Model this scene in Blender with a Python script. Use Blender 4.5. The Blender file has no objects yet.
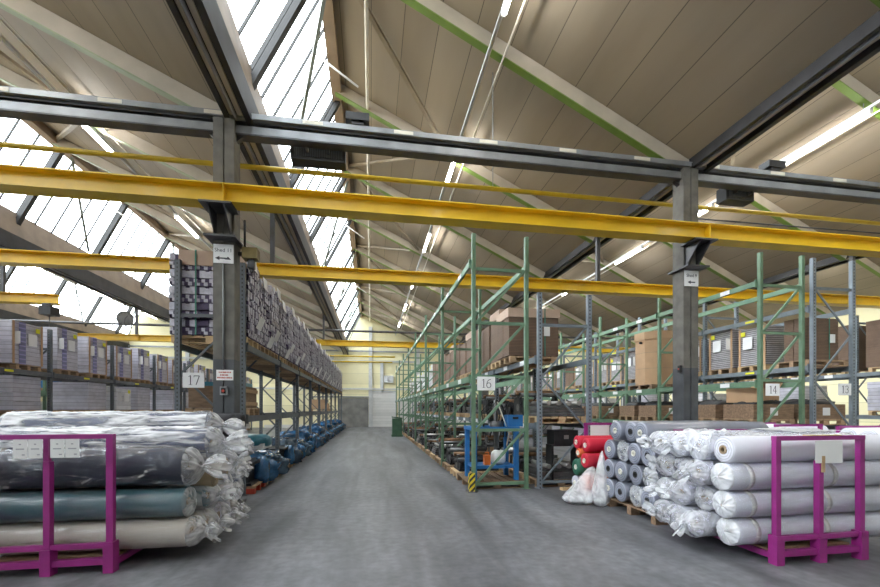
import bpy, math, random, re
from mathutils import Vector, Matrix, noise
PI = math.pi
C = bpy.context.scene.collection
rnd = random.Random(7)

# ------------------------------------------------------------------ materials
def newmat(name):
    m = bpy.data.materials.new(name); m.use_nodes = True
    nt = m.node_tree; nt.nodes.clear()
    out = nt.nodes.new('ShaderNodeOutputMaterial')
    return m, nt, out

def N(nt, t, **kw):
    n = nt.nodes.new(t)
    for k, v in kw.items(): setattr(n, k, v)
    return n

def ramp(nt, fac, stops):
    r = N(nt, 'ShaderNodeValToRGB')
    els = r.color_ramp.elements
    while len(els) > 1: els.remove(els[-1])
    els[0].position = stops[0][0]; els[0].color = (*stops[0][1], 1)
    for p, c in stops[1:]:
        e = els.new(p); e.color = (*c, 1)
    nt.links.new(fac, r.inputs[0])
    return r.outputs[0]

def mul(c, k): return tuple(min(1.0, x * k) for x in c)

def mat(name, col, rough=.6, metal=0.0, var=.15, scale=4.0, bump=0.0, bscale=30.0, coat=0.0, rand=0.0, stretch=(1, 1, 1), spec=.5):
    m, nt, out = newmat(name)
    p = N(nt, 'ShaderNodeBsdfPrincipled')
    p.inputs['Roughness'].default_value = rough
    p.inputs['Metallic'].default_value = metal
    p.inputs['Coat Weight'].default_value = coat
    p.inputs['Coat Roughness'].default_value = .12
    p.inputs['Specular IOR Level'].default_value = spec
    tc = N(nt, 'ShaderNodeTexCoord')
    mp = N(nt, 'ShaderNodeMapping'); mp.inputs['Scale'].default_value = stretch
    nt.links.new(tc.outputs['Object'], mp.inputs[0])
    nz = N(nt, 'ShaderNodeTexNoise'); nz.inputs['Scale'].default_value = scale; nz.inputs['Detail'].default_value = 6
    nt.links.new(mp.outputs[0], nz.inputs['Vector'])
    c = ramp(nt, nz.outputs['Fac'], [(.3, mul(col, 1 - var)), (.7, mul(col, 1 + var))])
    if rand > 0:
        oi = N(nt, 'ShaderNodeObjectInfo')
        mr = N(nt, 'ShaderNodeMapRange'); mr.inputs[3].default_value = 1 - rand; mr.inputs[4].default_value = 1 + rand
        nt.links.new(oi.outputs['Random'], mr.inputs[0])
        hs = N(nt, 'ShaderNodeHueSaturation')
        nt.links.new(mr.outputs[0], hs.inputs['Value']); nt.links.new(c, hs.inputs['Color'])
        c = hs.outputs[0]
    nt.links.new(c, p.inputs['Base Color'])
    if bump > 0:
        n2 = N(nt, 'ShaderNodeTexNoise'); n2.inputs['Scale'].default_value = bscale; n2.inputs['Detail'].default_value = 5
        nt.links.new(mp.outputs[0], n2.inputs['Vector'])
        b = N(nt, 'ShaderNodeBump'); b.inputs['Strength'].default_value = bump; b.inputs['Distance'].default_value = .02
        nt.links.new(n2.outputs['Fac'], b.inputs['Height']); nt.links.new(b.outputs[0], p.inputs['Normal'])
    nt.links.new(p.outputs[0], out.inputs[0])
    return m

def mat_emit(name, col, s):
    m, nt, out = newmat(name)
    e = N(nt, 'ShaderNodeEmission'); e.inputs[0].default_value = (*col, 1); e.inputs[1].default_value = s
    nt.links.new(e.outputs[0], out.inputs[0]); return m

def mat_film(name, tint=(.93, .94, .96), lo=.10, hi=.55, rough=.13, scale=5.0, stretch=(1, 1, 1), bump=.5, gl=.09, n0=.35, n1=.7):
    """thin clear plastic: partly see-through, glossy, milky in noise patches, for folds and, on film_long, sky reflection"""
    m, nt, out = newmat(name)
    tc = N(nt, 'ShaderNodeTexCoord')
    mp = N(nt, 'ShaderNodeMapping'); mp.inputs['Scale'].default_value = stretch
    nt.links.new(tc.outputs['Object'], mp.inputs[0])
    nz = N(nt, 'ShaderNodeTexNoise'); nz.inputs['Scale'].default_value = scale; nz.inputs['Detail'].default_value = 7
    nz.inputs['Distortion'].default_value = 1.2
    nt.links.new(mp.outputs[0], nz.inputs['Vector'])
    mr = N(nt, 'ShaderNodeMapRange'); mr.inputs[1].default_value = n0; mr.inputs[2].default_value = n1
    mr.inputs[3].default_value = lo; mr.inputs[4].default_value = hi
    nt.links.new(nz.outputs['Fac'], mr.inputs[0])
    b = N(nt, 'ShaderNodeBump'); b.inputs['Strength'].default_value = bump; b.inputs['Distance'].default_value = .02
    n2 = N(nt, 'ShaderNodeTexNoise'); n2.inputs['Scale'].default_value = scale * 2.5; n2.inputs['Detail'].default_value = 4
    n2.inputs['Distortion'].default_value = .8
    nt.links.new(mp.outputs[0], n2.inputs['Vector']); nt.links.new(n2.outputs['Fac'], b.inputs['Height'])
    p = N(nt, 'ShaderNodeBsdfPrincipled'); p.inputs['Base Color'].default_value = (*tint, 1); p.inputs['Specular IOR Level'].default_value = .22
    p.inputs['Roughness'].default_value = rough; nt.links.new(b.outputs[0], p.inputs['Normal'])
    t = N(nt, 'ShaderNodeBsdfTransparent'); t.inputs[0].default_value = (*tint, 1)
    g = N(nt, 'ShaderNodeBsdfGlossy'); g.inputs['Roughness'].default_value = rough
    nt.links.new(b.outputs[0], g.inputs['Normal'])
    lw = N(nt, 'ShaderNodeLayerWeight'); lw.inputs[0].default_value = .5
    nt.links.new(b.outputs[0], lw.inputs['Normal'])
    pw = N(nt, 'ShaderNodeMath', operation='POWER'); pw.inputs[1].default_value = 3.0; nt.links.new(lw.outputs['Facing'], pw.inputs[0])
    fr = N(nt, 'ShaderNodeMapRange'); fr.inputs[3].default_value = gl; fr.inputs[4].default_value = .6; nt.links.new(pw.outputs[0], fr.inputs[0])
    mx = N(nt, 'ShaderNodeMixShader'); nt.links.new(fr.outputs[0], mx.inputs[0])
    nt.links.new(t.outputs[0], mx.inputs[1]); nt.links.new(g.outputs[0], mx.inputs[2])
    m2 = N(nt, 'ShaderNodeMixShader'); nt.links.new(mr.outputs[0], m2.inputs[0])
    nt.links.new(mx.outputs[0], m2.inputs[1]); nt.links.new(p.outputs[0], m2.inputs[2])
    nt.links.new(m2.outputs[0], out.inputs[0]); return m

def mat_rings(name, col, freq=420.0, depth=.35, rough=.6, coat=0.0, rand=.08):
    """rolled cloth: the end faces show the wound layers"""
    m, nt, out = newmat(name)
    p = N(nt, 'ShaderNodeBsdfPrincipled'); p.inputs['Roughness'].default_value = rough
    p.inputs['Coat Weight'].default_value = coat; p.inputs['Coat Roughness'].default_value = .15
    tc = N(nt, 'ShaderNodeTexCoord')
    sp = N(nt, 'ShaderNodeSeparateXYZ'); nt.links.new(tc.outputs['Object'], sp.inputs[0])
    cb = N(nt, 'ShaderNodeCombineXYZ'); nt.links.new(sp.outputs[1], cb.inputs[1]); nt.links.new(sp.outputs[2], cb.inputs[2])
    ln = N(nt, 'ShaderNodeVectorMath', operation='LENGTH'); nt.links.new(cb.outputs[0], ln.inputs[0])
    mu = N(nt, 'ShaderNodeMath', operation='MULTIPLY'); mu.inputs[1].default_value = freq; nt.links.new(ln.outputs['Value'], mu.inputs[0])
    si = N(nt, 'ShaderNodeMath', operation='SINE'); nt.links.new(mu.outputs[0], si.inputs[0])
    nz = N(nt, 'ShaderNodeTexNoise'); nz.inputs['Scale'].default_value = 6; nt.links.new(tc.outputs['Object'], nz.inputs['Vector'])
    ad = N(nt, 'ShaderNodeMath', operation='MULTIPLY'); nt.links.new(si.outputs[0], ad.inputs[0]); nt.links.new(nz.outputs['Fac'], ad.inputs[1])
    mr = N(nt, 'ShaderNodeMapRange'); mr.inputs[1].default_value = -.6; mr.inputs[2].default_value = .6
    nt.links.new(ad.outputs[0], mr.inputs[0])
    c = ramp(nt, mr.outputs[0], [(0, mul(col, 1 - depth)), (.45, col), (1, mul(col, 1.08))])
    oi = N(nt, 'ShaderNodeObjectInfo')
    m3 = N(nt, 'ShaderNodeMapRange'); m3.inputs[3].default_value = 1 - rand; m3.inputs[4].default_value = 1 + rand
    nt.links.new(oi.outputs['Random'], m3.inputs[0])
    hs = N(nt, 'ShaderNodeHueSaturation'); nt.links.new(m3.outputs[0], hs.inputs['Value']); nt.links.new(c, hs.inputs['Color'])
    nt.links.new(hs.outputs[0], p.inputs['Base Color']); nt.links.new(p.outputs[0], out.inputs[0]); return m

def mat_post(name, col):
    """painted rack steel with rows of punched slots"""
    m, nt, out = newmat(name)
    p = N(nt, 'ShaderNodeBsdfPrincipled'); p.inputs['Roughness'].default_value = .5
    p.inputs['Metallic'].default_value = .1
    tc = N(nt, 'ShaderNodeTexCoord')
    sp = N(nt, 'ShaderNodeSeparateXYZ'); nt.links.new(tc.outputs['Object'], sp.inputs[0])
    fz = N(nt, 'ShaderNodeMath', operation='FRACT'); mz = N(nt, 'ShaderNodeMath', operation='MULTIPLY'); mz.inputs[1].default_value = 13.3
    nt.links.new(sp.outputs[2], mz.inputs[0]); nt.links.new(mz.outputs[0], fz.inputs[0])
    a = N(nt, 'ShaderNodeMath', operation='LESS_THAN'); a.inputs[1].default_value = .42; nt.links.new(fz.outputs[0], a.inputs[0])
    ab = N(nt, 'ShaderNodeMath', operation='ABSOLUTE'); nt.links.new(sp.outputs[0], ab.inputs[0])
    b = N(nt, 'ShaderNodeMath', operation='LESS_THAN'); b.inputs[1].default_value = .012; nt.links.new(ab.outputs[0], b.inputs[0])
    ml = N(nt, 'ShaderNodeMath', operation='MULTIPLY'); nt.links.new(a.outputs[0], ml.inputs[0]); nt.links.new(b.outputs[0], ml.inputs[1])
    nz = N(nt, 'ShaderNodeTexNoise'); nz.inputs['Scale'].default_value = 5; nz.inputs['Detail'].default_value = 6
    nt.links.new(tc.outputs['Object'], nz.inputs['Vector'])
    c = ramp(nt, nz.outputs['Fac'], [(.3, mul(col, .8)), (.6, col), (.72, mul(col, 1.15))])
    mx = N(nt, 'ShaderNodeMix', data_type='RGBA'); nt.links.new(ml.outputs[0], mx.inputs[0])
    nt.links.new(c, mx.inputs[6]); mx.inputs[7].default_value = (.03, .03, .03, 1)
    nt.links.new(mx.outputs[2], p.inputs['Base Color']); nt.links.new(p.outputs[0], out.inputs[0]); return m

def mat_lines(name, col, axis, period, width, dark=.35, rough=.7, var=.14, nscale=1.5, world=False, bump=.5, stretch=(1, 1, 1)):
    """surface made of boards or panels: thin joints every `period` metres along an axis"""
    m, nt, out = newmat(name)
    p = N(nt, 'ShaderNodeBsdfPrincipled'); p.inputs['Roughness'].default_value = rough
    tc = N(nt, 'ShaderNodeTexCoord'); geo = N(nt, 'ShaderNodeNewGeometry')
    src = geo.outputs['Position'] if world else tc.outputs['Object']
    sp = N(nt, 'ShaderNodeSeparateXYZ'); nt.links.new(src, sp.inputs[0])
    mz = N(nt, 'ShaderNodeMath', operation='DIVIDE'); mz.inputs[1].default_value = period; nt.links.new(sp.outputs[axis], mz.inputs[0])
    fz = N(nt, 'ShaderNodeMath', operation='FRACT'); nt.links.new(mz.outputs[0], fz.inputs[0])
    fl = N(nt, 'ShaderNodeMath', operation='FLOOR'); nt.links.new(mz.outputs[0], fl.inputs[0])
    wn = N(nt, 'ShaderNodeTexWhiteNoise', noise_dimensions='1D'); nt.links.new(fl.outputs[0], wn.inputs['W'])
    a = N(nt, 'ShaderNodeMath', operation='LESS_THAN'); a.inputs[1].default_value = width / period; nt.links.new(fz.outputs[0], a.inputs[0])
    mp = N(nt, 'ShaderNodeMapping'); mp.inputs['Scale'].default_value = stretch; nt.links.new(src, mp.inputs[0])
    nz = N(nt, 'ShaderNodeTexNoise'); nz.inputs['Scale'].default_value = nscale; nz.inputs['Detail'].default_value = 7
    nt.links.new(mp.outputs[0], nz.inputs['Vector'])
    c = ramp(nt, nz.outputs['Fac'], [(.28, mul(col, 1 - var)), (.5, col), (.75, mul(col, 1 + var * .7))])
    mr = N(nt, 'ShaderNodeMapRange'); mr.inputs[3].default_value = .93; mr.inputs[4].default_value = 1.07
    nt.links.new(wn.outputs['Value'], mr.inputs[0])
    hs = N(nt, 'ShaderNodeHueSaturation'); nt.links.new(mr.outputs[0], hs.inputs['Value']); nt.links.new(c, hs.inputs['Color'])
    mx = N(nt, 'ShaderNodeMix', data_type='RGBA'); nt.links.new(a.outputs[0], mx.inputs[0])
    nt.links.new(hs.outputs[0], mx.inputs[6]); mx.inputs[7].default_value = (*mul(col, dark), 1)
    nt.links.new(mx.outputs[2], p.inputs['Base Color'])
    b = N(nt, 'ShaderNodeBump'); b.inputs['Strength'].default_value = bump; b.inputs['Distance'].default_value = .01; b.invert = True
    nt.links.new(a.outputs[0], b.inputs['Height']); nt.links.new(b.outputs[0], p.inputs['Normal'])
    nt.links.new(p.outputs[0], out.inputs[0]); return m

def mat_floor():
    m, nt, out = newmat('worn_concrete')
    p = N(nt, 'ShaderNodeBsdfPrincipled')
    geo = N(nt, 'ShaderNodeNewGeometry')
    n1 = N(nt, 'ShaderNodeTexNoise'); n1.inputs['Scale'].default_value = .55; n1.inputs['Detail'].default_value = 9; n1.inputs['Roughness'].default_value = .65
    n2 = N(nt, 'ShaderNodeTexNoise'); n2.inputs['Scale'].default_value = 9; n2.inputs['Detail'].default_value = 8
    mp = N(nt, 'ShaderNodeMapping'); mp.inputs['Scale'].default_value = (1.6, .16, 1)
    n3 = N(nt, 'ShaderNodeTexNoise'); n3.inputs['Scale'].default_value = 1.3; n3.inputs['Detail'].default_value = 8; n3.inputs['Distortion'].default_value = .6
    nt.links.new(geo.outputs['Position'], n1.inputs['Vector']); nt.links.new(geo.outputs['Position'], n2.inputs['Vector'])
    nt.links.new(geo.outputs['Position'], mp.inputs[0]); nt.links.new(mp.outputs[0], n3.inputs['Vector'])
    c = ramp(nt, n1.outputs['Fac'], [(.3, FLO[0]), (.5, FLO[1]), (.72, FLO[2])])
    def over(c, fac, lo, hi, k):
        mr = N(nt, 'ShaderNodeMapRange'); mr.inputs[1].default_value = .3; mr.inputs[2].default_value = .7
        mr.inputs[3].default_value = lo; mr.inputs[4].default_value = hi; nt.links.new(fac, mr.inputs[0])
        hs = N(nt, 'ShaderNodeHueSaturation'); nt.links.new(mr.outputs[0], hs.inputs['Value']); nt.links.new(c, hs.inputs['Color'])
        return hs.outputs[0]
    c = over(c, n2.outputs['Fac'], .78, 1.22, 1); c = over(c, n3.outputs['Fac'], .56, 1.42, 1)
    # scuffed white scratches
    v = N(nt, 'ShaderNodeTexNoise'); v.inputs['Scale'].default_value = 2.2; v.inputs['Detail'].default_value = 12; v.inputs['Roughness'].default_value = .8
    m4 = N(nt, 'ShaderNodeMapping'); m4.inputs['Scale'].default_value = (3, .5, 1); m4.inputs['Rotation'].default_value = (0, 0, .35)
    nt.links.new(geo.outputs['Position'], m4.inputs[0]); nt.links.new(m4.outputs[0], v.inputs['Vector'])
    sc = N(nt, 'ShaderNodeMapRange'); sc.inputs[1].default_value = .66; sc.inputs[2].default_value = .78; sc.inputs[4].default_value = .35
    nt.links.new(v.outputs['Fac'], sc.inputs[0])
    mx = N(nt, 'ShaderNodeMix', data_type='RGBA'); nt.links.new(sc.outputs[0], mx.inputs[0]); nt.links.new(c, mx.inputs[6]); mx.inputs[7].default_value = (.45, .45, .45, 1)
    nt.links.new(mx.outputs[2], p.inputs['Base Color'])
    rr = N(nt, 'ShaderNodeMapRange'); rr.inputs[3].default_value = .38; rr.inputs[4].default_value = .62; nt.links.new(n1.outputs['Fac'], rr.inputs[0])
    nt.links.new(rr.outputs[0], p.inputs['Roughness'])
    b = N(nt, 'ShaderNodeBump'); b.inputs['Strength'].default_value = .12; b.inputs['Distance'].default_value = .01
    nt.links.new(n2.outputs['Fac'], b.inputs['Height']); nt.links.new(b.outputs[0], p.inputs['Normal'])
    nt.links.new(p.outputs[0], out.inputs[0]); return m

def mat_hazard():
    m, nt, out = newmat('hazard_stripes')
    p = N(nt, 'ShaderNodeBsdfPrincipled'); p.inputs['Roughness'].default_value = .5
    tc = N(nt, 'ShaderNodeTexCoord'); sp = N(nt, 'ShaderNodeSeparateXYZ'); nt.links.new(tc.outputs['Object'], sp.inputs[0])
    s1 = N(nt, 'ShaderNodeMath', operation='SUBTRACT'); nt.links.new(sp.outputs[2], s1.inputs[0]); nt.links.new(sp.outputs[0], s1.inputs[1])
    s2 = N(nt, 'ShaderNodeMath', operation='ADD'); nt.links.new(s1.outputs[0], s2.inputs[0]); nt.links.new(sp.outputs[1], s2.inputs[1])
    d = N(nt, 'ShaderNodeMath', operation='DIVIDE'); d.inputs[1].default_value = .12; nt.links.new(s2.outputs[0], d.inputs[0])
    f = N(nt, 'ShaderNodeMath', operation='FRACT'); nt.links.new(d.outputs[0], f.inputs[0])
    c = ramp(nt, f.outputs[0], [(0, (.7, .55, .03)), (.5, (.03, .03, .03))]); c.node.color_ramp.interpolation = 'CONSTANT'
    nt.links.new(c, p.inputs['Base Color']); nt.links.new(p.outputs[0], out.inputs[0]); return m

def mat_glass():
    m, nt, out = newmat('roof_glass')
    t = N(nt, 'ShaderNodeBsdfTransparent'); t.inputs[0].default_value = (.95, .97, .98, 1)
    g = N(nt, 'ShaderNodeBsdfGlossy'); g.inputs['Roughness'].default_value = .05
    mx = N(nt, 'ShaderNodeMixShader'); mx.inputs[0].default_value = .04
    nt.links.new(t.outputs[0], mx.inputs[1]); nt.links.new(g.outputs[0], mx.inputs[2]); nt.links.new(mx.outputs[0], out.inputs[0]); return m

FLO = [(.075, .076, .084), (.125, .126, .137), (.185, .186, .198)]
M = {}
M['floor'] = mat_floor()
M['glass'] = mat_glass()
M['roof'] = mat_lines('roof_panel', (.315, .265, .198), 0, .645, .014, dark=.4, world=True, nscale=.7, var=.2, stretch=(1.5, .3, 1))
M['rafter'] = mat('rafter_paint', (.45, .40, .32), .6, var=.12, scale=2)
M['green_edge'] = mat('green_flange', (.15, .24, .04), .55, var=.1)
M['green_pale'] = mat('pale_green_flange', (.30, .36, .22), .55, var=.1)
M['ridge'] = mat('ridge_board', (.30, .22, .15), .6, var=.15, scale=2)
M['sill'] = mat('sill_board', (.25, .19, .14), .6, var=.2, scale=2)
M['steel'] = mat('dark_steel', (.075, .075, .08), .45, .35, var=.25, scale=3)
M['steel_dark'] = mat('gutter_steel', (.03, .03, .033), .5, .3, var=.3, scale=3)
M['steel_light'] = mat('grey_steel', (.26, .27, .28), .45, .4, var=.2, scale=3)
M['mullion'] = mat('mullion_steel', (.018, .018, .018), .5, .2, var=.2)
M['brace'] = mat('brace_steel', (.22, .24, .21), .5, .2, var=.2)
M['roofbrace'] = mat('roof_brace', (.30, .25, .18), .55, var=.15)
M['yellow'] = mat('yellow_paint', (.72, .47, .015), .45, var=.10, scale=2.5, coat=.1)
M['yellow_old'] = mat('old_yellow', (.20, .15, .05), .6, var=.3)
M['yellow_pipe'] = mat('yellow_pipe', (.60, .42, .02), .45, var=.15)
M['concrete'] = mat('column_paint', (.135, .128, .112), .7, var=.25, scale=5)
M['concrete_dark'] = mat('column_base_paint', (.07, .076, .084), .6, var=.2, scale=5)
M['cream'] = mat_lines('cream_cladding', (.76, .70, .44), 2, .95, .03, dark=.7, world=True, nscale=1.0, var=.06)
M['wallgrey'] = mat('wall_grey', (.60, .59, .55), .8, var=.1, scale=1.5)
M['doorwhite'] = mat_lines('roller_door', (.62, .61, .58), 2, .25, .02, dark=.75, nscale=2, var=.06)
M['doorgrey'] = mat('steel_door', (.17, .165, .15), .6, var=.35, scale=1.6)
M['pilaster'] = mat('pilaster', (.52, .53, .52), .7, var=.1)
M['white'] = mat('white_paint', (.78, .78, .76), .5, var=.05)
M['offwhite'] = mat('pale_pipe', (.66, .62, .52), .5, var=.08)
M['tube'] = mat_emit('lamp_tube', (1.0, .97, .92), 45)
M['lamp_body'] = mat('lamp_housing', (.62, .63, .64), .4, .3, var=.05)
M['rack_grey'] = mat_post('rack_grey', (.115, .13, .145))
M['rack_blue'] = mat_post('rack_bluegrey', (.20, .235, .27))
M['rack_green'] = mat('rack_green', (.12, .205, .13), .5, .1, var=.2, scale=4)
M['beam_grey'] = mat('beam_grey', (.105, .115, .125), .5, .1, var=.15)
M['beam_blue'] = mat('beam_bluegrey', (.17, .20, .225), .5, .1, var=.15)
M['beam_green'] = mat('beam_green', (.135, .235, .15), .5, .1, var=.15)
M['purple'] = mat('purple_paint', (.30, .022, .20), .45, var=.14, scale=6, coat=.15)
M['paper'] = mat('paper', (.80, .80, .80), .7, var=.03)
M['ink'] = mat('ink', (.05, .05, .06), .7, var=0)
M['ink_grey'] = mat('grey_ink', (.42, .42, .46), .7, var=0)
M['ink_red'] = mat('red_ink', (.45, .06, .05), .7, var=0)
M['wood'] = mat('pallet_wood', (.36, .24, .14), .75, var=.25, scale=6, rand=.22, stretch=(1, 4, 4))
M['wood_dark'] = mat('old_wood', (.22, .14, .085), .8, var=.3, scale=6, rand=.15, stretch=(1, 4, 4))
M['wood_light'] = mat('new_wood', (.55, .38, .21), .75, var=.2, scale=6, rand=.1)
M['carton'] = mat('cardboard', (.47, .30, .17), .75, var=.08, scale=4, rand=.08)
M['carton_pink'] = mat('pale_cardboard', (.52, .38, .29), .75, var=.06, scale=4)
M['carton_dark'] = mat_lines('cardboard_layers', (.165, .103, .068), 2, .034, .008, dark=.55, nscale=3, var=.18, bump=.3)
M['bundle_white'] = mat('bundle_white', (.50, .485, .56), .5, var=.2, scale=20, rand=.08)
M['bundle_purple'] = mat('bundle_purple', (.055, .035, .095), .5, var=.25, scale=20)
M['wrap_layers'] = mat_lines('wrapped_cartons', (.52, .51, .57), 2, .115, .016, dark=.6, nscale=5, var=.2, rough=.35, bump=.6)
M['wrap_white'] = mat_lines('wrapped_white_goods', (.66, .66, .68), 2, .16, .015, dark=.6, nscale=4, var=.15, rough=.3)
M['wrap_dark'] = mat_lines('wrapped_black_goods', (.40, .385, .40), 2, .052, .02, dark=.3, nscale=6, var=.25, rough=.3)
M['wrap_blue'] = mat_lines('blue_print_cartons', (.17, .17, .32), 2, .115, .035, dark=1.8, nscale=5, var=.2, rough=.35)
M['sticker'] = mat('yellow_sticker', (.75, .72, .03), .6, var=.02)
M['strap_green'] = mat('green_strap', (.05, .22, .16), .5, var=.05)
M['film'] = mat_film('clear_film', lo=.12, hi=.5, scale=3.5, bump=.2, rough=.2, gl=.05)
M['film_end'] = mat_film('gathered_film', lo=.14, hi=.5, scale=6, bump=.15, rough=.34, gl=.04)
M['film_bag'] = mat_film('bag_film', lo=.26, hi=.58, scale=5, bump=.2, rough=.3, gl=.05)
M['film_long'] = mat_film('stretched_film', lo=.04, hi=.86, stretch=(.4, 2.4, 2.4), scale=4.2, bump=.5, rough=.42, gl=.03, n0=.40, n1=.62)  # whitish noise streaks stand in for sky reflected on the film
M['film_navy'] = mat_film('loose_clear_film', lo=.0, hi=.5, stretch=(.55, 1.7, 1.7), scale=5.0, bump=.5, rough=.2, gl=.025, n0=.53, n1=.74)
M['film_milky'] = mat_film('milky_film', lo=.38, hi=.72, scale=5, rough=.28, bump=.25, gl=.05)
M['film_tight'] = mat_film('tight_film', lo=.02, hi=.14, stretch=(.3, 2, 2), rough=.2, bump=.2, gl=.04)
M['film_blue'] = mat('blue_film', (.03, .115, .25), .22, var=.5, scale=5, bump=.6, bscale=9, coat=.4)
M['film_darkblue'] = mat('grey_blue_film', (.05, .09, .14), .25, var=.4, scale=5, bump=.6, bscale=9, coat=.4)
M['teal_film'] = mat('teal_sheet', (.03, .16, .22), .3, var=.2, scale=4, bump=.3, bscale=8)
M['cloth_white'] = mat_rings('white_cloth', (.68, .68, .75), depth=.35, freq=230)
M['cloth_lilac'] = mat_rings('lilac_cloth', (.50, .49, .56), depth=.3)
M['cloth_grey'] = mat_rings('grey_cloth', (.25, .265, .33), depth=.5, rough=.35, coat=.7, freq=190)
M['cloth_beige'] = mat_rings('beige_cloth', (.42, .37, .31), depth=.3)
M['cloth_teal'] = mat_rings('teal_cloth', (.022, .10, .125), depth=.3, rand=.02)
M['cloth_navy'] = mat_rings('navy_cloth', (.020, .024, .042), depth=.3)
M['cloth_slate'] = mat_rings('slate_cloth', (.10, .115, .18), depth=.3)
M['cloth_black'] = mat_rings('black_cloth', (.018, .018, .022), depth=.3, rough=.8)
M['cloth_brown'] = mat_rings('brown_cloth', (.26, .20, .13), depth=.45)
M['cloth_blue'] = mat_rings('blue_cloth', (.02, .10, .36), depth=.3)
M['cloth_red'] = mat_rings('red_cloth', (.55, .012, .04), depth=.25)
M['cloth_green'] = mat_rings('green_cloth', (.02, .11, .07), depth=.3)
M['cloth_orange'] = mat_rings('orange_cloth', (.70, .12, .03), depth=.25)
M['core'] = mat('cardboard_core', (.33, .24, .15), .8, var=.1)
M['core_dark'] = mat('dark_core', (.02, .02, .02), .8, var=.1)
M['core_white'] = mat('white_plug', (.7, .68, .6), .6, var=.05)
M['tape'] = mat('clear_tape', (.62, .61, .60), .25, var=.04)
M['machine'] = mat('machine_black', (.022, .022, .024), .45, .3, var=.4, scale=6)
M['machine_grey'] = mat('machine_grey', (.13, .13, .13), .4, .5, var=.3, scale=6)
M['machine_green'] = mat('machine_green', (.08, .13, .09), .5, var=.3, scale=6)
M['roller'] = mat('steel_roller', (.36, .35, .33), .35, .7, var=.2)
M['rust'] = mat('rusty_steel', (.22, .12, .06), .7, .2, var=.4, scale=6)
M['blue_paint'] = mat('blue_paint', (.02, .15, .40), .45, var=.15)
M['red_paint'] = mat('red_paint', (.42, .05, .03), .5, var=.2)
M['orange_paint'] = mat('orange_paint', (.70, .17, .03), .5, var=.1)
M['green_bin'] = mat('green_bin', (.05, .12, .07), .5, var=.2)
M['hazard'] = mat_hazard()
M['black'] = mat('black_plastic', (.012, .012, .013), .5, var=.2)
M['grille'] = mat_lines('speaker_grille', (.055, .06, .07), 0, .03, .012, dark=.2, nscale=6, bump=.6)
M['clockface'] = mat('clock_face', (.24, .24, .23), .5, var=.03)
M['acbox'] = mat('unit_white', (.62, .63, .62), .5, var=.04)

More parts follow.
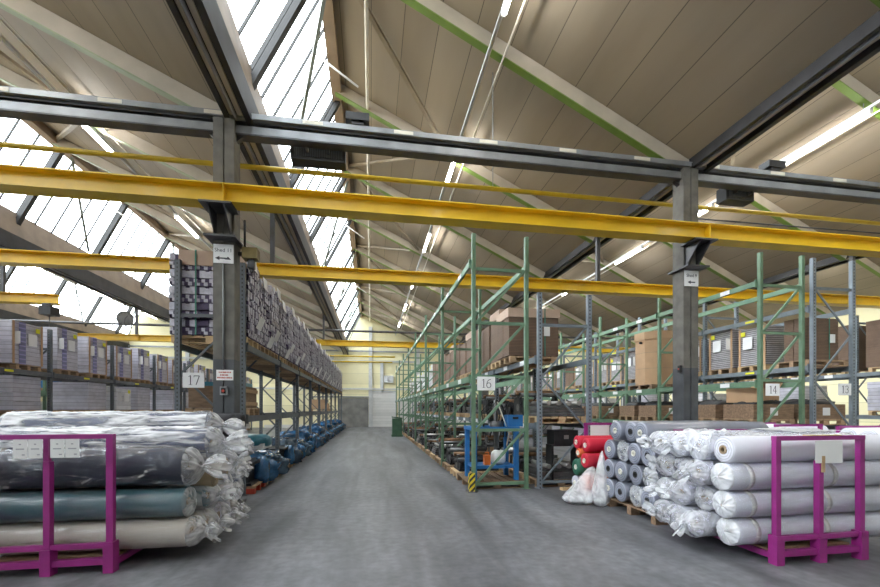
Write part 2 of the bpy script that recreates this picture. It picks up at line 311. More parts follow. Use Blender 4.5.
# ------------------------------------------------------------------ mesh builder
class MB:
    def __init__(s): s.v = []; s.f = []; s.m = []; s.sm = []
    def _add(s, vs, fs, mi=0, smooth=False):
        o = len(s.v); s.v += [tuple(v) for v in vs]
        for f in fs: s.f.append([i + o for i in f]); s.m.append(mi); s.sm.append(smooth)
        return s
    def box(s, x0, x1, y0, y1, z0, z1, mi=0):
        vs = [(x, y, z) for z in (z0, z1) for y in (y0, y1) for x in (x0, x1)]
        return s._add(vs, [(0, 2, 3, 1), (4, 5, 7, 6), (0, 1, 5, 4), (2, 6, 7, 3), (0, 4, 6, 2), (1, 3, 7, 5)], mi)
    def cbox(s, c, d, mi=0, R=None):
        vs = []
        for z in (-.5, .5):
            for y in (-.5, .5):
                for x in (-.5, .5):
                    v = Vector((x * d[0], y * d[1], z * d[2]))
                    if R is not None: v = R @ v
                    vs.append(v + Vector(c))
        return s._add(vs, [(0, 2, 3, 1), (4, 5, 7, 6), (0, 1, 5, 4), (2, 6, 7, 3), (0, 4, 6, 2), (1, 3, 7, 5)], mi)
    def bar(s, p, q, w, h, mi=0, up=(0, 0, 1)):
        p = Vector(p); q = Vector(q); d = (q - p); L = d.length; d.normalize()
        u = Vector(up)
        if abs(u.dot(d)) > .98: u = Vector((0, 1, 0))
        a = d.cross(u).normalized(); b = a.cross(d).normalized()
        vs = [P + a * (i * w / 2) + b * (j * h / 2) for P in (p, q) for j in (-1, 1) for i in (-1, 1)]
        return s._add(vs, [(0, 1, 3, 2), (4, 6, 7, 5), (0, 4, 5, 1), (2, 3, 7, 6), (0, 2, 6, 4), (1, 5, 7, 3)], mi)
    def tube(s, p, q, r, n=10, mi=0, r2=None, caps=True):
        p = Vector(p); q = Vector(q); d = (q - p).normalized(); r2 = r if r2 is None else r2
        u = Vector((0, 0, 1)) if abs(d.z) < .9 else Vector((1, 0, 0))
        a = d.cross(u).normalized(); b = a.cross(d)
        vs = []
        for P, R in ((p, r), (q, r2)):
            for i in range(n):
                t = 2 * PI * i / n; vs.append(P + a * math.cos(t) * R + b * math.sin(t) * R)
        s._add(vs, [(i, (i + 1) % n, n + (i + 1) % n, n + i) for i in range(n)], mi, True)
        if caps:
            o = len(s.v) - 2 * n
            s.f.append([o + i for i in range(n)][::-1]); s.m.append(mi); s.sm.append(False)
            s.f.append([o + n + i for i in range(n)]); s.m.append(mi); s.sm.append(False)
        return s
    def path(s, pts, r, n=8, mi=0):
        pts = [Vector(p) for p in pts]; vs = []; k = len(pts)
        for j, P in enumerate(pts):
            d = (pts[min(j + 1, k - 1)] - pts[max(j - 1, 0)]).normalized()
            u = Vector((0, 0, 1)) if abs(d.z) < .95 else Vector((1, 0, 0))
            a = d.cross(u).normalized(); b = a.cross(d)
            for i in range(n):
                t = 2 * PI * i / n; vs.append(P + a * math.cos(t) * r + b * math.sin(t) * r)
        fs = [(j * n + i, j * n + (i + 1) % n, (j + 1) * n + (i + 1) % n, (j + 1) * n + i) for j in range(k - 1) for i in range(n)]
        fs += [tuple(range(n))[::-1], tuple((k - 1) * n + i for i in range(n))]
        return s._add(vs, fs, mi, True)
    def lathe_x(s, prof, n=32, mi=0, fn=None, smooth=True, cap=False):
        vs = []
        for j, (x, r) in enumerate(prof):
            for i in range(n):
                t = 2 * PI * i / n; rr = r; xx = x; oy = oz = 0
                if fn: rr, xx, oy, oz = fn(j, t, r, x)
                vs.append((xx, math.cos(t) * rr + oy, math.sin(t) * rr + oz))
        k = len(prof)
        fs = [(j * n + i, (j + 1) * n + i, (j + 1) * n + (i + 1) % n, j * n + (i + 1) % n) for j in range(k - 1) for i in range(n)]
        s._add(vs, fs, mi, smooth)
        return s
    def prism_y(s, poly, y0, y1, mi=0):
        k = len(poly); vs = [(x, y0, z) for x, z in poly] + [(x, y1, z) for x, z in poly]
        fs = [tuple(range(k)), tuple(range(2 * k - 1, k - 1, -1))] + [(i, i + k, (i + 1) % k + k, (i + 1) % k) for i in range(k)]
        return s._add(vs, fs, mi)
    def prism_z(s, poly, z0, z1, mi=0):
        k = len(poly); vs = [(x, y, z0) for x, y in poly] + [(x, y, z1) for x, y in poly]
        fs = [tuple(range(k))[::-1], tuple(range(k, 2 * k))] + [(i, (i + 1) % k, (i + 1) % k + k, i + k) for i in range(k)]
        return s._add(vs, fs, mi)
    def lump(s, sx, sy, sz, seed=0, n=22, pw=.55, amp=.12, mi=0, flat=True, fr=2.2):
        """rounded, crumpled pile sitting on z = 0"""
        vs = []; m = n // 2
        def pp(c): return math.copysign(abs(c) ** pw, c)
        for j in range(m + 1):
            ph = -PI / 2 + PI * j / m
            for i in range(n):
                t = 2 * PI * i / n
                x, y, z = pp(math.cos(ph)) * pp(math.cos(t)), pp(math.cos(ph)) * pp(math.sin(t)), pp(math.sin(ph))
                q = Vector((x * fr + seed * 7.1, y * fr, z * fr))
                k = 1 + amp * (noise.fractal(q, .9, 2.1, 4)) * 1.6
                zz = z * k
                vs.append((x * k * sx / 2, y * k * sy / 2, max(0, (zz + 1) / 2 * sz)))
        fs = [(j * n + i, j * n + (i + 1) % n, (j + 1) * n + (i + 1) % n, (j + 1) * n + i) for j in range(m) for i in range(n)]
        return s._add(vs, fs, mi, True)
    def mesh(s, name, mats):
        me = bpy.data.meshes.new(name); me.from_pydata(s.v, [], s.f)
        for x in (mats if isinstance(mats, (list, tuple)) else [mats]): me.materials.append(M[x] if isinstance(x, str) else x)
        me.polygons.foreach_set('material_index', s.m); me.polygons.foreach_set('use_smooth', s.sm)
        me.update(); return me

_NW = {'13': 'thirteen', '14': 'fourteen', '16': 'sixteen', '17': 'seventeen'}
def words(t):
    return re.sub(r'\b1[3467]\b', lambda k: _NW[k.group()], t)
def add(name, me, parent=None, loc=(0, 0, 0), rot=(0, 0, 0), label=None, cat=None, group=None, kind=None):
    o = bpy.data.objects.new(name, me); C.objects.link(o)
    if parent is not None: o.parent = parent
    o.location = loc; o.rotation_euler = rot
    if label: o['label'] = words(label) if cat else label
    if cat: o['category'] = cat
    if group: o['group'] = group
    if kind: o['kind'] = kind
    return o

def struct(name, mb, mats, parent=None, loc=(0, 0, 0), rot=(0, 0, 0)):
    me = mb if isinstance(mb, bpy.types.Mesh) else mb.mesh(name, mats)
    return add(name, me, parent, loc, rot, kind=None if parent else 'structure')

def thing(name, label, cat, loc=(0, 0, 0), rz=0, group=None, me=None):
    return add(name, me, None, loc, (0, 0, rz), label, cat, group)

# kit = (root mesh or None, [(part name, mesh, loc, label, [(sub name, mesh, loc)])])
def place(kit, name, label, cat, loc, rz=0, group=None):
    if name == 'pallet': loc = (loc[0], loc[1], loc[2] + (.002 if loc[2] > .5 else 0))
    elif loc[2] > .1 and cat not in ('sign', 'plaque', 'switch', 'lamp', 'lamp rail', 'speaker'): loc = (loc[0], loc[1], loc[2] + .005)
    root = add(name, kit[0], None, loc, (0, 0, rz), label, cat, group)
    for p in kit[1]:
        o = add(p[0], p[1], root, p[2] if len(p) > 2 else (0, 0, 0))
        if len(p) > 3 and p[3]: o['label'] = p[3]
        for q in (p[4] if len(p) > 4 else []): add(q[0], q[1], o, q[2] if len(q) > 2 else (0, 0, 0))
    return root

_tx = {}
def text_mesh(txt, size):
    k = (txt, size)
    if k in _tx: return _tx[k]
    cu = bpy.data.curves.new('lettering', 'FONT'); cu.body = txt; cu.size = size; cu.extrude = .001
    cu.align_x = 'CENTER'; cu.align_y = 'CENTER'
    o = bpy.data.objects.new('tmp', cu); C.objects.link(o)
    dg = bpy.context.evaluated_depsgraph_get()
    me = bpy.data.meshes.new_from_object(o.evaluated_get(dg)); me.materials.clear(); me.materials.append(M['ink'])
    me.transform(Matrix.Rotation(PI / 2, 4, 'X'))
    bpy.data.objects.remove(o); bpy.data.curves.remove(cu)
    _tx[k] = me; return me

DIG = {'1': [((-.16, .36), (.02, .5), .05), ((.02, .5), (.02, -.5), .085), ((-.16, -.485), (.2, -.485), .035)],
       '7': [((-.28, .46), (.28, .46), .075), ((-.26, .46), (-.26, .3), .04), ((.27, .46), (-.06, -.5), .07)],
       '4': [((.1, .5), (.1, -.5), .08), ((.1, .5), (-.3, -.2), .045), ((-.3, -.2), (.3, -.2), .05), ((-.02, -.485), (.22, -.485), .03)],
       '6': [], '3': []}
for k in range(18):
    a, b = 2 * PI * k / 18, 2 * PI * (k + 1) / 18
    DIG['6'].append(((.25 * math.cos(a), -.2 + .29 * math.sin(a)), (.25 * math.cos(b), -.2 + .29 * math.sin(b)), .055 + .02 * abs(math.cos(a))))
for k in range(8):
    t0, t1 = k / 8, (k + 1) / 8
    f = lambda t: (-.25 + .5 * t * t, -.2 + .68 * math.sin(t * PI / 2))
    DIG['6'].append((f(t0), f(t1), .06))
for cy, ry, a0, a1 in ((.25, .23, 2.7, -1.6), (-.22, .27, 1.6, -2.7)):
    for k in range(12):
        a, b = a0 + (a1 - a0) * k / 12, a0 + (a1 - a0) * (k + 1) / 12
        DIG['3'].append(((.23 * math.cos(a), cy + ry * math.sin(a)), (.23 * math.cos(b), cy + ry * math.sin(b)), .055))
def digit_mesh(txt, h):
    mb = MB(); n = len(txt)
    for i, ch in enumerate(txt):
        ox = (i - (n - 1) / 2) * h * .62
        for (p, q, w) in DIG[ch]: mb.bar((ox + p[0] * h, 0, p[1] * h), (ox + q[0] * h, 0, q[1] * h), .003, w * h, up=(0, 0, 1) if abs(q[1] - p[1]) < abs(q[0] - p[0]) else (1, 0, 0))
    return mb.mesh('digits', 'ink')
ORD = ['first', 'second', 'third', 'fourth', 'fifth', 'sixth', 'seventh', 'eighth', 'ninth', 'tenth', 'eleventh', 'twelfth', 'thirteenth', 'fourteenth',
       'fifteenth', 'sixteenth', 'seventeenth', 'eighteenth', 'nineteenth', 'twentieth', 'twenty-first', 'twenty-second', 'twenty-third', 'twenty-fourth',
       'twenty-fifth', 'twenty-sixth', 'twenty-seventh', 'twenty-eighth', 'twenty-ninth', 'thirtieth'] + ['later'] * 40

# ------------------------------------------------------------------ the hall
TW = 8.7; X00 = -2.4
VALS = [X00 + TW * k for k in range(-3, 4)]           # valley lines of the shed roof
Y0, Y1 = -6.5, 37.5
ZV = 6.62; ZR = 10.02
RAFT = [7.5 + 3.5 * k for k in range(-4, 9)]
XL, XR = VALS[0], VALS[-1]

struct('floor', MB().box(XL - .3, XR + .3, Y0 - .3, Y1 + .3, -.25, 0), 'floor')

def gable():
    p = [(XL - .3, 0), (XR + .3, 0), (XR + .3, ZV + .2)]
    for x0 in reversed(VALS[:-1]):
        p += [(x0 + TW, ZV + .1), (x0 + 1.5, ZR + .05), (x0 + .3, 7.7), (x0 + .15, ZV + .1)]
    p.append((XL - .3, ZV + .1))
    return p
struct('wall_back', MB().prism_y(gable(), Y1, Y1 + .25), 'cream')
struct('wall_front', MB().prism_y(gable(), Y0 - .25, Y0), 'wallgrey')
struct('wall_left', MB().box(XL - .3, XL - .05, Y0, Y1, 0, 7.7), 'cream')
struct('wall_right', MB().box(XR + .05, XR + .3, Y0, Y1, 0, ZV + .3), 'cream')
# far wall details
d = struct('door_1', MB().box(.15, 2.15, Y1 - .08, Y1 - .01, 0, 3.1), 'doorwhite')
struct('door_frame', MB().box(.02, .15, Y1 - .14, Y1 - .01, 0, 3.25).box(2.15, 2.28, Y1 - .14, Y1 - .01, 0, 3.25).box(.15, 2.15, Y1 - .14, Y1 - .01, 3.1, 3.25), 'pilaster', d)
d = struct('door_2', MB().box(-2.75, -.22, Y1 - .16, Y1 - .06, 0, 2.55), 'doorgrey')
struct('door_rail', MB().box(-5.2, -.1, Y1 - .14, Y1 - .01, 2.6, 2.72), 'steel_light', d)
k = 0
for x, z0, z1, w in ((-.05, 0, 8.9, .3), (.95, 3.3, 5.9, .28), (4.2, 0, 7.0, .28), (-6.5, 0, 7.0, .3), (-10.8, 0, 6.5, .3), (-15, 0, 7, .3), (9, 0, 8, .3), (14.5, 0, 7, .3), (-3.4, 2.8, 6.4, .35)):
    k += 1; struct('trim_%d' % k, MB().box(x - w / 2, x + w / 2, Y1 - .2, Y1 - .005, z0, z1), 'pilaster')
for z, hh, mm in ((6.65, .12, 'steel_light'), (5.75, .16, 'pilaster'), (3.3, .14, 'pilaster')):
    k += 1; struct('trim_%d' % k, MB().box(XL + .1, XR - .1, Y1 - .24, Y1 - .205, z, z + hh), mm)
k += 1; struct('trim_%d' % k, MB().box(-9, 6, Y1 - .07, Y1 - .005, .0, .25).box(2.4, 12, Y1 - .06, Y1 - .004, .25, 2.6), 'wallgrey')
place((MB().box(-.42, .42, -.3, 0, 0, .62).mesh('ac_casing', 'acbox'), [('grille', MB().lathe_x([(0, .24), (.012, .24), (.012, .02)], 20).mesh('g', 'ink_grey'), (-.1, -.31, .31))]),
      'wall_unit', 'small white box unit on the far cream wall above the white door', 'air unit', (1.55, Y1 - .01, 3.95))

wn = 0
for ti, x0 in enumerate(VALS[:-1]):
    xs, zs = x0 + .27, 7.62; xr, zr = x0 + 1.5, ZR
    sl = Vector((xr - xs, 0, zr - zs)); L = sl.length; sl.normalize(); nn = Vector((-sl.z, 0, sl.x))
    # sloping soffit of insulated panels
    struct('ceiling', MB().prism_y([(xr - .05, zr + .05), (x0 + TW + .06, ZV + .0), (x0 + TW + .06, ZV + .14), (xr - .05, zr + .2)], Y0, Y1), 'roof')
    struct('ridge_board', MB().box(xr - .1, xr + .14, Y0, Y1, zr - .3, zr + .1), 'ridge')
    struct('sill_board', MB().prism_y([(x0 + .36, ZV), (x0 + .42, ZV), (xs + .04, zs), (xs - .04, zs)], Y0, Y1), 'sill')
    g = struct('gutter', MB().box(x0 + .03, x0 + .42, Y0, Y1, 6.5, 6.62).box(x0 + .03, x0 + .06, Y0, Y1, 6.62, 6.9).box(x0 + .37, x0 + .42, Y0, Y1, 6.62, 6.9), 'steel_dark')
    struct('gutter_flange', MB().box(x0 + .01, x0 + .09, Y0, Y1, 6.42, 6.5).box(x0 + .34, x0 + .44, Y0, Y1, 6.4, 6.5), 'steel_dark', g)
    struct('gutter_lining', MB().box(x0 + .09, x0 + .14, Y0, Y1, 6.47, 6.5).box(x0 + .22, x0 + .3, Y0, Y1, 6.47, 6.5), 'rafter', g)
    struct('conduit', MB().tube((x0 + .18, Y0, 6.455), (x0 + .18, Y1, 6.455), .028, 8), 'steel_light', g)
    # rafters
    for y in RAFT:
        a = Vector((xr + .05, y, zr - .02)); b = Vector((x0 + TW + .04, y, ZV + .0))
        dirn = (b - a).normalized(); nrm = Vector((-dirn.z, 0, dirn.x)); nrm = nrm if nrm.z > 0 else -nrm
        off = nrm * -.13
        r = struct('rafter', MB().bar(a + off, b + off, .14, .26, up=nrm), 'rafter')
        struct('flange', MB().bar(a + nrm * -.27, b + nrm * -.27, .15, .02, up=nrm), 'green_edge' if ti >= 3 else 'green_pale', r)
    # wind bracing under the panels
    for i in range(3, len(RAFT) - 1):
        ya, yb = RAFT[i], RAFT[i + 1]
        fa, fb = (.42, 0) if i % 2 else (0, .42)
        a = Vector((xr + .1, ya, zr - .12)).lerp(Vector((x0 + TW - .3, ya, ZV - .1)), fa); b = Vector((xr + .1, yb, zr - .12)).lerp(Vector((x0 + TW - .3, yb, ZV - .1)), fb)
        struct('wind_brace', MB().bar(a, b, .09, .07), 'roofbrace')
    # roof glazing, one window per bay
    ys = RAFT + [Y1]
    for i in range(len(ys) - 1):
        ya, yb = ys[i], ys[i + 1]; wn += 1
        base = Vector((xs, 0, zs))
        fm = MB()
        def B(y, w, h, off=0, t0=0, t1=1, mb=fm):
            p = base + sl * L * t0 + nn * off; q = base + sl * L * t1 + nn * off
            mb.bar((p.x, y, p.z), (q.x, y, q.z), w, h, up=(0, 1, 0))
        B(ya + .3, .11, .15, -.16, -.24 if i else 0); B(ya + .3, .07, .05, -.03)
        n = 5
        for j in range(1, n): B(ya + .3 + (yb - ya) * j / n, .045, .035, -.03)
        for t in (0.0, 1.0):
            p = base + sl * L * t; fm.bar((p.x, ya, p.z), (p.x, yb, p.z), .06, .06)
        w = struct('window_%d' % wn, fm, 'mullion')
        pane = MB(); p0 = base; p1 = base + sl * L
        pane.prism_y([(p0.x - .006, p0.z), (p0.x + .006, p0.z), (p1.x + .006, p1.z), (p1.x - .006, p1.z)], ya, yb)
        struct('pane', pane, 'glass', w)
        if i % 2 == 0 and i > 2:
            p = base + sl * L * .97 + nn * -.2; q = base + sl * L * .03 + nn * -.2
            struct('glazing_brace', MB().bar((p.x, ya + .5, p.z), (q.x, yb - .2, q.z), .07, .06), 'brace', w)
# columns and cross steelwork
def column(x, y):
    mb = MB()
    for z0, z1, mi in ((0, 2.42, 1), (2.42, 6.42, 0)):
        mb.box(x - .165, x - .012, y - .15, y + .15, z0, z1, mi).box(x + .012, x + .165, y - .15, y + .15, z0, z1, mi).box(x - .012, x + .012, y - .12, y + .12, z0, z1, mi)
    c = struct('column', mb, ['concrete', 'concrete_dark'])
    struct('base_plate', MB().box(x - .24, x + .24, y - .24, y + .24, 0, .025), 'steel', c)
    br = MB()
    for dx in (-.12, .12): br.prism_y([], 0, 0) if False else br._add([(x + dx - .012, y - .15, 4.4), (x + dx - .012, y - .55, 4.84), (x + dx - .012, y - .15, 4.84), (x + dx + .012, y - .15, 4.4), (x + dx + .012, y - .55, 4.84), (x + dx + .012, y - .15, 4.84)], [(0, 1, 2), (5, 4, 3), (0, 3, 4, 1), (1, 4, 5, 2), (2, 5, 3, 0)])
    br.box(x - .24, x + .24, y - .56, y - .15, 4.82, 4.85)
    struct('corbel', br, 'steel', c)
    struct('corbel_plate', MB().box(x - .24, x + .24, y - .36, y + .2, 4.38, 4.41), 'steel', c)
    struct('head_gusset', MB().bar((x - .1, y, 6.1), (x - .5, y, 6.46), .08, .08).bar((x + .1, y, 6.1), (x + .5, y, 6.46), .08, .08), 'steel', c)
    return c
for y in (7.5, 22.5):
    for x in VALS[1:-1]:
        if not (y > 20 and x < 0): column(x, y)
def ibeam(y, z0, z1, w, x0, x1, m, name):
    mb = MB(); zc = (z0 + z1) / 2; t = .02
    mb.box(x0, x1, y - w / 2, y + w / 2, z0, z0 + t).box(x0, x1, y - w / 2, y + w / 2, z1 - t, z1).box(x0, x1, y - .012, y + .012, z0 + t, z1 - t)
    return struct(name, mb, m)
struct('cross_tube', MB().tube((XL, 22.7, 5.78), (XR, 22.7, 5.78), .06, 10), 'steel')
for y in (7.5,):
    b = ibeam(y, 6.2, 6.42, .2, XL, XR, 'steel', 'cross_beam')
    struct('web_cover', MB().box(XL, XR, y - .085, y - .07, 6.235, 6.36), 'steel_light', b)
    tr = MB().box(XL, XR, y - .16, y - .145, 6.44, 6.53).box(XL, XR, y - .145, y + .1, 6.44, 6.455)
    struct('cable_tray', tr, 'steel_light', b)
    for i in range(34):
        x = XL + 1 + i * 1.55
        struct('tray_plate', MB().box(x, x + .34, y - .166, y - .158, 6.455, 6.515), 'offwhite', b)
for y, xa, xb in ((7.12, XL + .2, XR - .2), (10.8, XL + .2, XR - .2), (14.7, -18.5, -9.6), (22.05, XL + .2, XR - .2)):
    b = ibeam(y, 4.86, 5.15, .3, xa, xb, 'yellow', 'crane_beam')
    if y in (7.12, 22.05):
        for x in VALS[1:-1]:
            struct('stiffener', MB().box(x + .1, x + .115, y - .14, y + .14, 4.88, 5.13), 'yellow', b)
    if y in (10.8, 14.7, 22.05):
        for x in VALS[1:-1]:
            if xa < x < xb and (y < 20 or x < 0): struct('hanger', MB().box(x - .05, x + .05, y - .05, y + .05, 5.15, 6.45), 'steel', b)
t = struct('gas_pipe', MB().tube((XL + .1, 8.1, 6.05), (XR - .1, 8.1, 6.05), .045, 10), 'yellow_pipe')
struct('pipe_bracket', MB().tube((2.43, 8.1, 6.05), (2.43, 8.1, 8.4), .009, 6), 'steel_light', t)
struct('pipe_cable', MB().tube((6.6, 8.15, 5.82), (XR - .1, 8.15, 5.9), .016, 6), 'steel', t)
struct('ridge_pipe', MB().tube((-.09, Y0, 9.4), (-.09, Y1, 9.4), .04, 8), 'offwhite')
for y in (26.5, 29.5): struct('gas_pipe', MB().tube((-3, y, 4.9), (1.5, y, 4.9), .05, 8), 'yellow_pipe')

# window opener rods
for ti in (1, 2, 3):
    x0 = VALS[ti]
    for i, y in enumerate((9.4, 17.7, 26.0)):
        nm = ['roof nearest the wall clock', 'wide roof over the clock', 'roof over the middle aisle'][ti - 1]
        place((MB().tube((1.15, 0, 9.4), (2.12, 0, 8.76), .022, 8).mesh('rod', 'white'), []), 'window_opener',
              '%s white opener rod along the %s glazing of the sloping roof' % (ORD[i], ['far-off', 'clock-side', 'aisle-side'][ti - 1]), 'opener rod', (x0, y, 0), 0, 'window opener rods')

# ------------------------------------------------------------------ lamps
rail_me = {}
lamp_root = MB().box(-.045, .045, 0, 1.85, 0, .05).mesh('lamp_housing', 'lamp_body')
tube_me = MB().tube((0, .06, -.03), (0, 1.79, -.03), .045, 10).mesh('lamp_tube', 'tube')
cap_me = MB().box(-.04, .04, 0, .05, -.055, 0).mesh('lamp_cap', 'white')
rows = {-1: ('clock-side', -6.45), 0: ('aisle', 2.14), 1: ('column-side', 10.72), 2: ('far wall-side', 19.4), -2: ('outermost', -15.1)}
for kx, (nm, x) in rows.items():
    z = 8.09
    place((MB().box(-.03, .03, -5.8, Y1 - .4, .05, .11).mesh('lamp_rail', 'lamp_body'),
           [('drop_rod', MB().tube((0, y, .11), (0, y, .5), .008, 6).mesh('rod', 'steel_light')) for y in (-3, .5, 4, 7.5, 11, 14.5, 18, 21.5, 25, 28.5, 32, 35.5)]),
          'lamp_rail', 'long silver lamp rail under the %s roof slope' % nm, 'lamp rail', (x, 0, z))
    place((MB().tube((0, -5.8, 0), (0, Y1 - .4, 0), .02, 8).mesh('conduit', 'offwhite'), []), 'cable_conduit', 'pale conduit running beside the %s lamp rail' % nm, 'conduit', (x + .3, 0, z + .06))
    ys = [4.7 + 5.2 * i for i in range(6)]
    if kx == 1: ys = [2.2, 7.35, 9.2, 11.6] + ys[2:]
    ys = [-.5] + ys
    for i, y in enumerate(ys):
        place((lamp_root, [('tube', tube_me), ('end_cap', cap_me), ('end_cap', cap_me, (0, 1.8, 0))]), 'fluorescent_lamp',
              '%s lit tube lamp on the %s lamp rail, counted towards the far wall' % (ORD[i], nm), 'lamp', (x, y, z), 0, 'fluorescent lamps on the roof rails')

# speakers, boxes, signs on the steelwork
for x, w, h, nm in ((-.93, .95, .32, 'wide dark grille box hanging under the crossbeam by the window strip'), (7.76, .68, .3, 'dark grille box hanging under the crossbeam beside the Shed 9 column')):
    place((MB().box(-w / 2, w / 2, -.13, .13, -h / 2, h / 2).mesh('speaker_case', 'black'),
           [('grille', MB().box(-w / 2 + .05, w / 2 - .05, -.145, -.13, -h / 2 + .05, h / 2 - .05).mesh('speaker_grille', 'grille')),
            ('bracket', MB().box(-.2, -.16, -.24, -.15, -.05, .0).box(.16, .2, -.24, -.15, -.05, .0).mesh('bracket', 'steel'))]),
          'mounted_loudspeaker', nm, 'speaker', (x, 7.8, 6.2))
for x, nm in ((-.23, 'small black box on the crossbeam above the window strip'), (8.25, 'small black box on the crossbeam near the Shed 9 column')):
    place((MB().box(-.2, .2, -.12, .12, 0, .13).mesh('emergency_case', 'black'), [('foot', MB().box(-.1, .1, -.08, .08, -.05, 0).mesh('foot', 'steel'))]), 'junction_box', nm, 'box', (x, 7.4, 6.58))
def arrow(dx):
    if dx == 'l': return MB()._add([(-.09, 0, 0), (-.02, 0, .035), (-.02, 0, -.035), (-.02, 0, .012), (.08, 0, .012), (.08, 0, -.012), (-.02, 0, -.012)], [(0, 2, 1), (3, 6, 5, 4)])
    return MB()._add([(-.05, 0, -.02), (0, 0, .03), (.05, 0, -.02)], [(0, 2, 1)])
def shed_sign(x, z, y, txt, label, arrows):
    p = [('lettering', text_mesh(txt, .085), (0, -.014, .055))]
    for a, ax in arrows: p.append(('arrow', arrow(a).mesh('arrow', 'ink'), (ax, -.0135, -.075)))
    place((MB().box(-.155, .155, -.012, 0, -.155, .155).mesh('sign_plate', 'paper'), p), 'column_sign', label, 'sign', (x, y, z))
shed_sign(-2.4, 4.16, 7.345, 'Shed 11', 'white sign reading Shed 11 with two arrows on the grey column', [('l', -.04), ('u', .07)])
shed_sign(6.3, 4.2, 7.345, 'Shed 9', 'white sign reading Shed 9 with one arrow on the grey column', [('l', 0)])
pl = MB().box(-.13, .13, -.012, 0, -.085, .085)
tx = MB()
r2 = random.Random(3)
for z, x0, x1 in ((.045, -.09, .08), (0, -.07, .06), (-.045, -.115, .11)):
    x = x0
    while x < x1:
        w = r2.uniform(.008, .02); tx.box(x, x + w, -.014, -.012, z - .011, z + .011); x += w + r2.choice([.003, .003, .008])
place((pl.mesh('plaque', 'paper'), [('lettering', tx.mesh('lettering', 'ink_red'))]), 'wall_plaque', 'small white plaque with three lines of red writing on the column', 'plaque', (-2.38, 7.345, 2.16))
place((MB().box(-.055, .055, -.06, 0, -.07, .07).mesh('switch_case', 'steel_light'), [('recess', MB().box(-.035, .035, -.064, -.06, -.045, .045).mesh('recess', 'black')),
      ('button', MB().tube((0, -.062, -.005), (0, -.085, -.005), .022, 14).mesh('button', 'red_paint'), (0, 0, 0), 'red push button')]), 'emergency_switch', 'grey switch box with red button below the plaque on the column', 'switch', (-2.385, 7.345, 1.9))
place((MB().box(-.035, .035, -.05, 0, -.07, .07).mesh('switch', 'black'), [('button', MB().tube((0, -.05, 0), (0, -.065, 0), .014, 10).mesh('button', 'red_paint'))]), 'column_switch', 'small black switch with red button on side of Shed 9 column', 'switch', (6.135, 7.42, 2.4), PI * 1.5)
place((MB().tube((0, 0, 2.26), (0, 0, 3.99), .016, 8).mesh('conduit', 'steel_light'), []), 'conduit_pipe', 'thin conduit running down the Shed 11 column to its switch box', 'conduit', (-2.4, 7.33, 0))

place((MB().box(-.12, .12, -.1, .1, -.09, .09).mesh('motor', 'yellow_old'), [('hook_block', MB().box(-.04, .06, -.05, .05, -.24, -.09).tube((.01, 0, -.24), (.01, 0, -.3), .03, 8).mesh('hook_block', 'steel')), ('bracket', MB().box(-.2, -.12, -.03, .03, -.03, .03).mesh('bracket', 'steel')),
       ('cable', MB().tube((-.1, 0, .09), (-.1, 0, .58), .02, 8).mesh('cable', 'black'))]), 'hoist_motor', 'small dirty yellow motor unit on side of the Shed 11 column', 'motor', (-2.03, 7.55, 4.24))
place((MB().box(-.16, .16, -.2, .2, -.34, -.08).mesh('trolley', 'machine'), [('wheel', MB().tube((-.1, -.12, .0), (.1, -.12, .0), .05, 12).mesh('wheel', 'steel'), (0, 0, -.04)), ('chain', MB().tube((0, 0, -.34), (0, 0, -.75), .012, 6).mesh('chain', 'steel'))]), 'hoist_trolley', 'dark chain hoist trolley hanging at the end of the short yellow beam', 'hoist', (-9.85, 14.7, 4.84))
# clock
ck = MB().lathe_x([(0, .0), (0, .33), (.12, .33), (.12, 0)], 36)
hands = MB().bar((-.005, 0, 0), (-.005, -.1, .13), .022, .006, up=(1, 0, 0)).bar((-.005, 0, 0), (-.005, .03, -.25), .016, .006, up=(1, 0, 0))
tick = MB()
for i in range(12):
    a = i * PI / 6; tick.bar((-.004, math.cos(a) * .22, math.sin(a) * .22), (-.004, math.cos(a) * .265, math.sin(a) * .265), .02, .004, up=(1, 0, 0))
ckr = place((ck.mesh('clock_case', 'machine_grey'), [('dial', MB().lathe_x([(0, .0), (-.003, .29), (0, .29)], 36).mesh('dial', 'clockface')), ('hand', hands.mesh('hands', 'ink')), ('hour_mark', tick.mesh('marks', 'ink')),
       ('hanger', MB().tube((.06, 0, .33), (.06, 0, .7), .02, 8).mesh('hanger', 'steel'))]), 'wall_clock', 'round grey clock hanging from the roof steel high over the racking', 'clock', (-11.05, 21.0, 5.72), PI / 2 + .45)

# ------------------------------------------------------------------ racking
_cache = {}
def cached(key, fn):
    if key not in _cache: _cache[key] = fn()
    return _cache[key]
def post_me(H, col):
    return cached(('post', H, col), lambda: MB().box(-.036 if col == 'rack_green' else -.045, .036 if col == 'rack_green' else .045, -.04, .04, .01, H).box(-.075, .075, -.07, .07, 0, .01).mesh('upright_post', col))
def bracing_me(dep, H, style, col):
    def mk():
        mb = MB(); z = .12; up = True; step = 1.06
        zs = [.12]
        while zs[-1] + step < H - .1: zs.append(zs[-1] + step)
        x0, x1 = .045, dep - .045
        for i, zz in enumerate(zs):
            if style == 'green' or i in (0, len(zs) - 1): mb.box(x0, x1, -.02, .02, zz - .03, zz + .03)
        for i in range(len(zs) - 1):
            a, b = zs[i], zs[i + 1]
            if style == 'green': mb.bar((x0, 0, a), (x1, 0, b), .03, .05)
            else:
                if i % 2 == 0: mb.bar((x0, 0, a), (x1, 0, b), .025, .038)
                else: mb.bar((x1, 0, a), (x0, 0, b), .025, .038)
        return mb.mesh('frame_bracing', col)
    return cached(('br', dep, H, style, col), mk)
